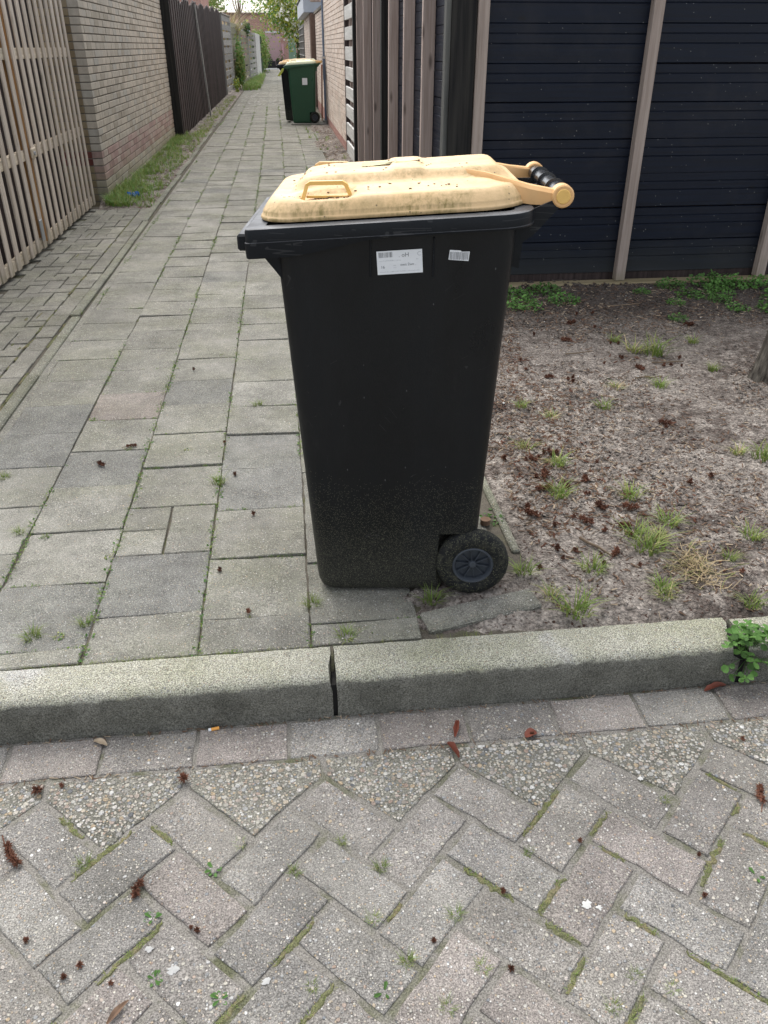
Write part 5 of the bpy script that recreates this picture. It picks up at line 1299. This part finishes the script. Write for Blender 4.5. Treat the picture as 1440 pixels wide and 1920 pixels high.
# moss along joints of the road pavers and the apron
r9 = random.Random(31); b = MB()
def moss_run(x, y, a, L, w, z):
    n = max(3, int(L / 0.008)); ca, sa = math.cos(a), math.sin(a); base = len(b.v)
    for k in range(n + 1):
        t = k / n; u = (t - .5) * L; ww = w * (0.45 + 0.55 * math.sin(math.pi * t)) * r9.uniform(.7, 1.15); o_ = r9.gauss(0, w * .12)
        for s, dz in ((-.5, -.003), (-.15, .0014), (.2, .0011), (.5, -.003)):
            v_ = s * ww + o_; b.v.append((x + ca * u - sa * v_, y + sa * u + ca * v_, z + dz + (r9.uniform(-.001, .0015) if abs(s) < .4 else 0)))
    for k in range(n):
        for j in range(3): b.f.append((base + k * 4 + j, base + k * 4 + 4 + j, base + k * 4 + 5 + j, base + k * 4 + 1 + j)); b.i.append(0)
for x, y, a in pav_pos:
    if abs(x) > 1.3: continue
    for (du, dv, an, L) in ((PW, 0, a + math.pi / 2, PW), (-PW, 0, a + math.pi / 2, PW), (0, PW / 2, a, 2 * PW)):
        if r9.random() < (0.32 if y < 1.2 else 0.12):
            L2 = L * r9.uniform(.35, .95); ux = x + math.cos(a) * du - math.sin(a) * dv; uy = y + math.sin(a) * du + math.cos(a) * dv
            moss_run(ux, uy, an, L2, r9.uniform(.020, .026), RZ - .0026)
            for _ in range(int(L2 * 260)):
                u_ = r9.uniform(-.5, .5) * L2
                if r9.random() < .55: blades(b, 4, .010, r9.uniform(.004, .010), .0014, r9, (ux + math.cos(an) * u_, uy + math.sin(an) * u_, RZ - .001), 1.2, r9.choice((1, 2)), 2)
for k in range(90):
    y = 3.2 + 5.2 * r9.random() ** 1.4; x = r9.choice((-1.302, -1.302, -1.418, -1.418, r9.uniform(-1.85, -1.4)))
    moss_run(x, y, math.pi / 2 + r9.gauss(0, .05), r9.uniform(.04, .22), r9.uniform(.010, .020), 0.0005)
tag(b.build('joint_moss', [M['moss'], M['grass'], M['grass_pale']]), 'olive green moss lining the joints of pavers and apron bricks', 'moss', kind='stuff')

def scatter(pts, meshes, name, label, cat, group, z, s=(0.7, 1.2), seed=0, flat=1.0):
    r = random.Random(seed + 100)
    for k, p in enumerate(pts):
        o = obj(name, meshes[r.randrange(len(meshes))], None, (p[0], p[1], z(p[0], p[1])), (0, 0, r.uniform(0, 6.3)))
        q = r.uniform(*s) * (p[2] if len(p) > 2 else 1); o.scale = (q, q, q * flat); tag(o, label, cat, group)
flr = lambda z: (lambda x, y: z)
for k, (p_, lab_) in enumerate((((-0.663, 1.191), 'long brown seed head lying at the left edge of the road'), ((-0.385, 1.081), 'long brown seed head with a thin stalk, left of the weed rosettes'), ((1.01, 1.162), 'long brown seed head at the right edge of the road'))):
    scatter([p_], cone3, 'seed_cone', lab_, 'seed head', 'long seed heads on the road', flr(RZ), (.95, 1.1), 1 + k * 7)
scatter([(-0.654, 1.362), (-0.322, 1.359)], cone1, 'seed_cone', 'bushy reddish seed head on the pebbly edge stones left', 'seed head', 'seed heads on the edge stones', flr(RZ), (1.4, 1.7), 2)
scatter([(-0.599, 1.375), (-0.584, 0.993), (-0.496, 0.913), (-0.467, 0.933), (-0.405, 0.893), (-0.269, 0.984), (-0.255, 0.976), (0.797, 1.028), (0.557, 1.09), (0.361, 0.992), (0.763, 0.933), (1.057, 1.331), (0.2, 0.905), (0.338, 0.832), (0.535, 1.401)], cone1, 'seed_cone',
        'small round brown seed head lying on the road pavers', 'seed head', 'small seed heads on the road', flr(RZ), (.6, .95), 3)
scatter([(-0.757, 2.828)], cone3, 'seed_cone', 'elongated brown seed head in the middle of a dark grey slab', 'seed head', 'long seed heads on the slabs', flr(0), (.95, 1.0), 4)
scatter([(-0.667, 2.984)], cone3, 'seed_cone', 'brown seed head beside a slab joint, farther back than its neighbour', 'seed head', 'long seed heads on the slabs', flr(0), (.75, .8), 44)
scatter([(-0.244, 2.685), (-0.263, 2.057), (-0.173, 2.382), (-0.302, 2.975), (-0.169, 1.836), (-0.497, 3.838)], cone1, 'seed_cone', 'little round seed head on the alley slabs left of the bin', 'seed head', 'small seed heads on the slabs', flr(0), (.8, 1.1), 5)
cs = [(1.103, 3.675), (1.183, 3.462), (1.262, 3.425), (1.692, 3.907), (1.509, 3.62), (1.79, 3.558), (1.874, 3.548), (1.45, 2.789), (1.015, 2.456), (1.002, 2.26), (0.818, 2.169), (0.895, 2.212), (1.044, 2.143), (1.044, 2.093), (0.898, 1.94), (0.906, 1.983), (0.786, 1.983), (0.846, 2.633), (0.902, 2.65), (0.966, 2.666), (0.875, 2.488), (0.748, 2.246), (0.979, 2.349), (0.85, 2.402), (2.201, 4.17), (1.547, 4.246), (1.735, 4.429), (1.622, 3.708), (1.656, 3.55), (1.287, 4.087), (0.765, 2.643), (0.7, 1.948), (1.47, 2.411), (1.376, 2.381), (1.292, 1.838), (1.431, 3.981)]
r9 = random.Random(5); ex = []
for p in cs[:30]:
    for _ in range(r9.choice((0, 1, 1, 2))): ex.append((p[0] + r9.gauss(0, .05), p[1] + r9.gauss(0, .06)))
ZN = [(lambda x, y: y > 4.0, 'at the back of the bed near the shed', 'back'), (lambda x, y: 3.2 < y <= 4.0, 'in the upper middle of the bed', 'upper middle'), (lambda x, y: 2.3 < y <= 3.2, 'halfway up the bed beside the bin', 'middle'),
      (lambda x, y: y <= 2.3 and x < 0.97, 'just right of the bin wheel', 'by the wheel'), (lambda x, y: y <= 2.3 and x >= 0.97, 'in front near the dry straw', 'by the straw')]
def zoned(pts, meshes, name, lab, cat, grp, s_, seed):
    for k, (fn, w, g_) in enumerate(ZN): scatter([p for p in pts if fn(p[0], p[1])], meshes, name, lab + ' ' + w, cat, grp + ' ' + g_, sz, s_, seed + k)
zoned([(x, y, 1.25) for x, y in cs + ex], cone1 + cone3[:1], 'seed_cone', 'red brown spiky seed head on soil', 'seed head', 'seed heads on the bed,', (.7, 1.15), 6)
tr_pts = [(-0.507, 1.16), (0.146, 0.874), (0.255, 0.954), (0.786, 1.176), (-0.036, 0.846), (0.119, 1.078), (0.285, 0.843), (0.207, 0.779), (0.503, 0.745), (0.624, 0.764), (0.04, 1.152), (-0.063, 1.087), (0.09, 0.962), (0.437, 1.075), (0.563, 0.795), (-0.18, 1.17)]
for fn, w in ((lambda p: p[0] < -.15, 'on the left'), (lambda p: -.15 <= p[0] < .22 and p[1] > 1, 'in the centre'), (lambda p: -.15 <= p[0] < .22 and p[1] <= 1, 'at bottom centre'), (lambda p: p[0] >= .22, 'on the right')):
    scatter([p for p in tr_pts if fn(p)], tuft_m, 'grass_tuft', 'tiny grass tuft in a road paver joint ' + w, 'grass tuft', 'grass tufts in the road joints ' + w, flr(RZ - .004), (.22, .42), 7)
ts = [(-0.168, 1.815), (0.008, 1.857), (-0.32, 1.691), (-0.297, 1.813), (-0.933, 2.355), (-0.842, 2.327), (-0.612, 2.174), (-0.31, 2.185), (-0.304, 2.636), (-0.872, 3.278), (-0.44, 2.923), (-0.68, 2.975), (0.095, 1.696), (-0.177, 3.357), (-0.862, 7.544), (-0.378, 4.061), (-0.421, 1.659), (-0.679, 1.795), (-1.093, 2.762), (-0.619, 1.843), (-0.749, 1.796), (-0.203, 1.678), (0.167, 1.697), (-1.265, 4.9), (-1.27, 4.25)]
scatter(ts, mossy_m + tuft_m[:2], 'joint_weed', 'small green weed tuft growing in a joint of the alley slabs', 'weed', 'weed tufts in the slab joints', flr(-.004), (.5, .85), 8)
scatter([(0.351, 1.831)], tuft_m, 'grass_tuft', 'bushy green grass tuft against the bottom of the bin by the wheel', 'grass tuft', None, flr(0), (.85, .86), 9)
big = [(1.829, 3.748, 1.9), (0.745, 1.73, 1.3), (1.191, 2.143, 1.1), (1.066, 1.996, 1.4)]
for p, lab in zip(big, ('big green grass tuft in the middle back of the bed', 'bright grass tuft behind the kerb right of the concrete strip', 'green grass tuft just above the dry straw clump', 'sprawling pale grass tuft left of the dry straw clump')):
    scatter([p], tuft_m, 'grass_tuft', lab, 'grass tuft', None, sz, (1, 1.01), int(p[0] * 10))
scatter([(1.74, 3.80, 1.5), (1.12, 2.05, 1.0), (0.69, 1.79, .8)], pale_m, 'grass_tuft', 'pale grass tuft growing against a greener one', 'grass tuft', 'pale tufts beside green tufts', sz, (.9, 1.1), 61)
sm = [(2.002, 3.474), (0.872, 2.732), (0.953, 2.577), (0.889, 2.359, 1.2), (1.129, 2.312), (1.422, 2.033, 1.2), (1.294, 1.924), (1.674, 2.607), (1.753, 2.551, 1.5), (1.253, 1.703), (1.017, 1.762), (1.692, 3.968), (1.317, 3.094), (1.66, 3.304), (0.856, 1.916), (1.026, 1.8), (1.061, 2.091), (0.64, 1.913), (1.05, 3.0), (2.1, 3.9), (1.45, 3.3), (0.95, 3.1)]
zoned(sm, tuft_m + pale_m, 'grass_tuft', 'small grass tuft in bare soil', 'grass tuft', 'small grass tufts on the bed,', (.65, 1.1), 10)
lf_ = [(1.375, 4.85, 1.3), (1.60, 4.95, 1.0), (1.375, 4.6, 1.1), (1.65, 4.72, .9), (2.185, 4.272, .6), (2.466, 4.742, .8), (2.677, 4.779, 1), (2.622, 4.434, .9), (2.85, 4.40, 1.1), (3.05, 4.9, 1.4), (2.739, 5.0, 1.5), (2.308, 4.583, .5), (2.45, 4.98, 1.2), (2.85, 4.96, 1.3), (3.0, 4.62, 1.1), (2.2, 4.85, .6), (2.6, 4.62, .8)]
for k, (fn, w) in enumerate(((lambda x: x < 1.55, 'left end by the bin'), (lambda x: 1.55 <= x < 2.4, 'middle by the pale batten'), (lambda x: x >= 2.4, 'right hand stretch'))):
    scatter([p for p in lf_ if fn(p[0])], leafy_m, 'leafy_weed', 'leafy green weed patch before the shed, ' + w, 'weed', 'leafy weeds before the shed, ' + w, sz, (.75, 1.1), 11 + k)
scatter([(0.645, 2.275, .75)], leafy_m, 'leafy_weed', 'leafy green weed right behind the wheel of the black bin', 'weed', None, sz, (1, 1.01), 12)
for k, (p, lab) in enumerate(zip([(-0.232, 1.111), (-0.345, 1.015), (-0.326, 0.893), (-0.203, 0.842), (0.095, 0.819), (0.896, 0.966)],
        ['weed rosette in the joint below the left kerbstone', 'drooping weed rosette beside the long seed head', 'weed rosette next to the white droppings', 'weed rosette near the bottom edge left of centre', 'weed rosette nearest the bottom edge in the middle', 'weed rosette at the right edge of the road'])):
    scatter([p], [ros_m[k % 3]], 'weed_rosette', lab, 'weed', None, flr(RZ - .001), (.62, .78), 30 + k)
# clump of dry straw
ds = empty('dry_straw', (1.175, 1.87, sz(1.175, 1.87) - .002)); tag(ds, 'clump of bleached dry grass lying on the soil near the kerb', 'dry grass')
r9 = random.Random(14); b = MB()
for _ in range(230):
    a = r9.gauss(1.9, .9); l = r9.uniform(.04, .12); x = r9.gauss(0, .035); y = r9.gauss(0, .045); z = r9.uniform(.002, .022); bend = r9.gauss(0, .5)
    pts_ = [(x, y, z)]
    for k in range(3): a += bend * .5; x += math.cos(a) * l / 3; y += math.sin(a) * l / 3; z = max(.002, z + r9.uniform(-.006, .004)); pts_.append((x, y, z))
    w = r9.uniform(.0005, .0011); vv = []
    for k, (q1, q2, q3) in enumerate(pts_): vv += [(q1 + math.sin(a) * w, q2 - math.cos(a) * w, q3), (q1 - math.sin(a) * w, q2 + math.cos(a) * w, q3 + .0006)]
    b.add(vv, [(2 * k, 2 * k + 1, 2 * k + 3, 2 * k + 2) for k in range(3)], r9.choice((0, 0, 0, 1)))
b.build('stalks', [M['straw'], M['grass_pale']], ds)
# clover-like plant in the right kerb gap
kp = empty('kerb_plant', (1.168, 1.548, -0.05)); tag(kp, 'leafy clover like plant growing out of the gap between kerbstones', 'plant')
r9 = random.Random(15); b = MB(); sb = MB()
for k in range(52):
    a = r9.uniform(0, 6.3); d = r9.uniform(.01, .095); hx, hy, hz = math.cos(a) * d, math.sin(a) * d * .9 - .01, r9.uniform(.03, .10) * (1.25 - d * 6)
    if hy < -.04: hz -= .035
    sb.tube([(0, 0, 0), (hx * .5, hy * .5, hz * .8), (hx, hy, hz)], .0010, 4)
    for j in range(3):
        T = Matrix.Translation((hx, hy, hz)) @ Euler((r9.gauss(0, .35), r9.gauss(0, .35), a + j * 2.1)).to_matrix().to_4x4(); l = r9.uniform(.015, .024)
        vv = [T @ Vector(p) for p in ((0, 0, 0), (l * .35, -l * .42, .002), (l * .8, -l * .45, .003), (l, -l * .12, .001), (l * .9, 0, 0), (l, l * .12, .001), (l * .8, l * .45, .003), (l * .35, l * .42, .002))]
        b.add(vv, [(0, 1, 2, 3, 4), (0, 4, 5, 6, 7)], r9.choice((0, 0, 1)))
b.build('leaves', [M['weed_bright'], M['weed']], kp); sb.build('stems', M['weed'], kp)
# fallen bud scales, butt, wrapper and so on
def scale_leaf(name, x, y, l, w, rz, label, cat, m, z, curl=.3):
    b = MB(); n = 6; r = random.Random(int(abs(x) * 1e4))
    for k in range(n + 1):
        t = k / n; ww = w * math.sin(math.pi * min(.97, t * .9 + .08)) ** .7 * r.uniform(.8, 1.15)
        for s in (-1, 0, 1): b.v.append(((t - .5) * l, s * ww / 2, abs(s) * ww * curl + .002 + r.uniform(0, .0015) + .004 * math.sin(t * 3)))
    for k in range(n):
        for j in range(2): b.f.append((k * 3 + j, k * 3 + 3 + j, k * 3 + 4 + j, k * 3 + 1 + j)); b.i.append(0)
    o = b.build(name, m, loc=(x, y, z), rot=(0, 0, rz)); return tag(o, label, cat)
scale_leaf('dry_leaf', 0.352, 1.445, .058, .015, R(72), 'curled red brown leaf standing against the gutter stones', 'leaf', M['leaf_red'], RZ + .002, .7)
scale_leaf('dry_leaf', 0.330, 1.375, .055, .017, R(-68), 'split red brown leaf on the pebbly edge stone', 'leaf', M['leaf_red'], RZ + .002, .7)
scale_leaf('dry_leaf', 1.075, 1.512, .07, .02, R(12), 'dark red leaf at the foot of the kerb under the plant', 'leaf', M['leaf_red'], RZ, .6)
scale_leaf('dry_leaf', 0.535, 1.405, .035, .025, R(20), 'small crumpled red leaf in the gutter joint', 'leaf', M['leaf_red'], RZ + .001)
scale_leaf('dry_leaf', -0.535, 1.500, .042, .016, R(-30), 'curled tan leaf on the gutter stones left of the cigarette end', 'leaf', M['chip_pale'], RZ + .002)
scale_leaf('dry_leaf', -0.383, 0.838, .05, .012, R(50), 'narrow brown leaf at the bottom left of the road', 'leaf', M['chip'], RZ + .001)
cb = empty('cigarette_end', (-0.261, 1.514, RZ + .006), R(10)); tag(cb, 'orange cigarette end lying at the foot of the left kerbstone', 'cigarette end')
MB().tube([(-.004, 0, 0), (.016, 0, 0)], .0042, 12).build('filter', m_plain('orange_filter_paper', (0.72, .34, .08), .8), cb)
MB().tube([(-.011, 0, 0), (-.0042, 0, 0)], .0041, 12).build('paper', M['paper'], cb)
bl = MB(); r9 = random.Random(3); n = 9
for i in range(n):
    for j in range(n): bl.v.append(((i / (n - 1) - .5) * .11 + r9.uniform(-.006, .006), (j / (n - 1) - .5) * .075 + r9.uniform(-.006, .006), .02 + .018 * math.sin(i * 1.3 + j) + r9.uniform(0, .016)))
for i in range(n - 1):
    for j in range(n - 1): bl.f.append((i * n + j, (i + 1) * n + j, (i + 1) * n + j + 1, i * n + j + 1)); bl.i.append(1 if (i in (3, 4) and j > 4) else 0)
o = bl.build('wrapper', [m_plain('shiny_blue_film', (.02, .16, .55), .25, .6), M['white_bit']], loc=(-1.56, 9.06, vz(-1.56, 9.06) + .005), rot=(.15, 0, .5)); tag(o, 'crumpled shiny blue wrapper lying in the grass by the garage', 'wrapper')
def splat(x, y, r, seed, label, grp=None, m='white_bit'):
    q = random.Random(seed); n = 16; b = MB(); pts_ = [(r * q.uniform(.45, 1.15) * math.cos(k * 6.283 / n), r * q.uniform(.45, 1.15) * math.sin(k * 6.283 / n), 0) for k in range(n)]
    b.add(pts_ + [(0, 0, .0012)], [(k, (k + 1) % n, n) for k in range(n)]); o = b.build('bird_dropping', M[m], loc=(x, y, RZ + .0018)); tag(o, label, 'dropping', grp)
splat(0.522, 0.944, .013, 1, 'whitish bird dropping on the pavers right of centre'); splat(0.545, 0.935, .007, 2, 'small pale smear beside the larger bird dropping')
splat(0.756, 1.242, .008, 4, 'tiny white speck below the right gutter stones')
for k, (x, y, r) in enumerate(((-0.294, 0.905, .012), (-0.119, 0.864, .010), (-0.344, 0.952, .008))): splat(x, y, r, 20 + k, 'faint white dropping stain on the lower left pavers', 'white stains lower left', 'stain')
# thin concrete strips in the soil
o = MB().cbox((-.175, -.042, -.06), (.165, .042, 0), .006).build('concrete_strip', M['slab'], loc=(0.485, 1.765, .016), rot=(R(2), R(-2), R(11))); tag(o, 'loose narrow concrete strip lying between the bin wheel and the kerb', 'concrete strip')
o = MB().cbox((-.014, -1.55, -.12), (.014, 1.55, 0), .005).build('edging_strip', M['edging'], loc=(0.668, 3.61, .004), rot=(0, 0, R(-.3))); tag(o, 'thin concrete edging running from beside the wheel back to the shed', 'edging')
o = MB().tube([(0, 0, 0), (0, 0, .018)], .017, 12).build('bottle_cap', M['chip'], loc=(0.60, 2.24, .0)); tag(o, 'round brown stub on the ground right behind the bin', 'stub')
# twigs
def twig(x, y, L, r, rz, label, grp=None):
    q = random.Random(int(x * 1000)); pts_ = [((t - .5) * L, q.gauss(0, L * .04), r + q.uniform(0, .004)) for t in (0, .3, .6, 1)]
    o = MB().tube(pts_, [r, r * .9, r * .8, r * .5], 6).build('twig', M['twig'], loc=(x, y, sz(x, y) + .002), rot=(0, 0, rz)); tag(o, label, 'twig', grp)
twig(0.905, 2.03, .13, .005, R(-62), 'greenish thick twig lying left of the sprawling grass tuft')
for p in ((1.99, 4.6, .22, .004, .1), (1.652, 3.408, .14, .0035, 0), (1.434, 3.77, .15, .0035, .1), (1.83, 3.605, .16, .004, -.2), (0.842, 1.807, .05, .003, 1.0), (1.25, 2.9, .10, .003, .5), (0.95, 2.45, .09, .003, 2.6), (1.3, 2.55, .08, .003, .2), (0.74, 2.75, .10, .003, -.3)):
    twig(p[0], p[1], p[2], p[3], p[4], 'thin dark twig lying on the soil of the bed', 'thin twigs on the bed')
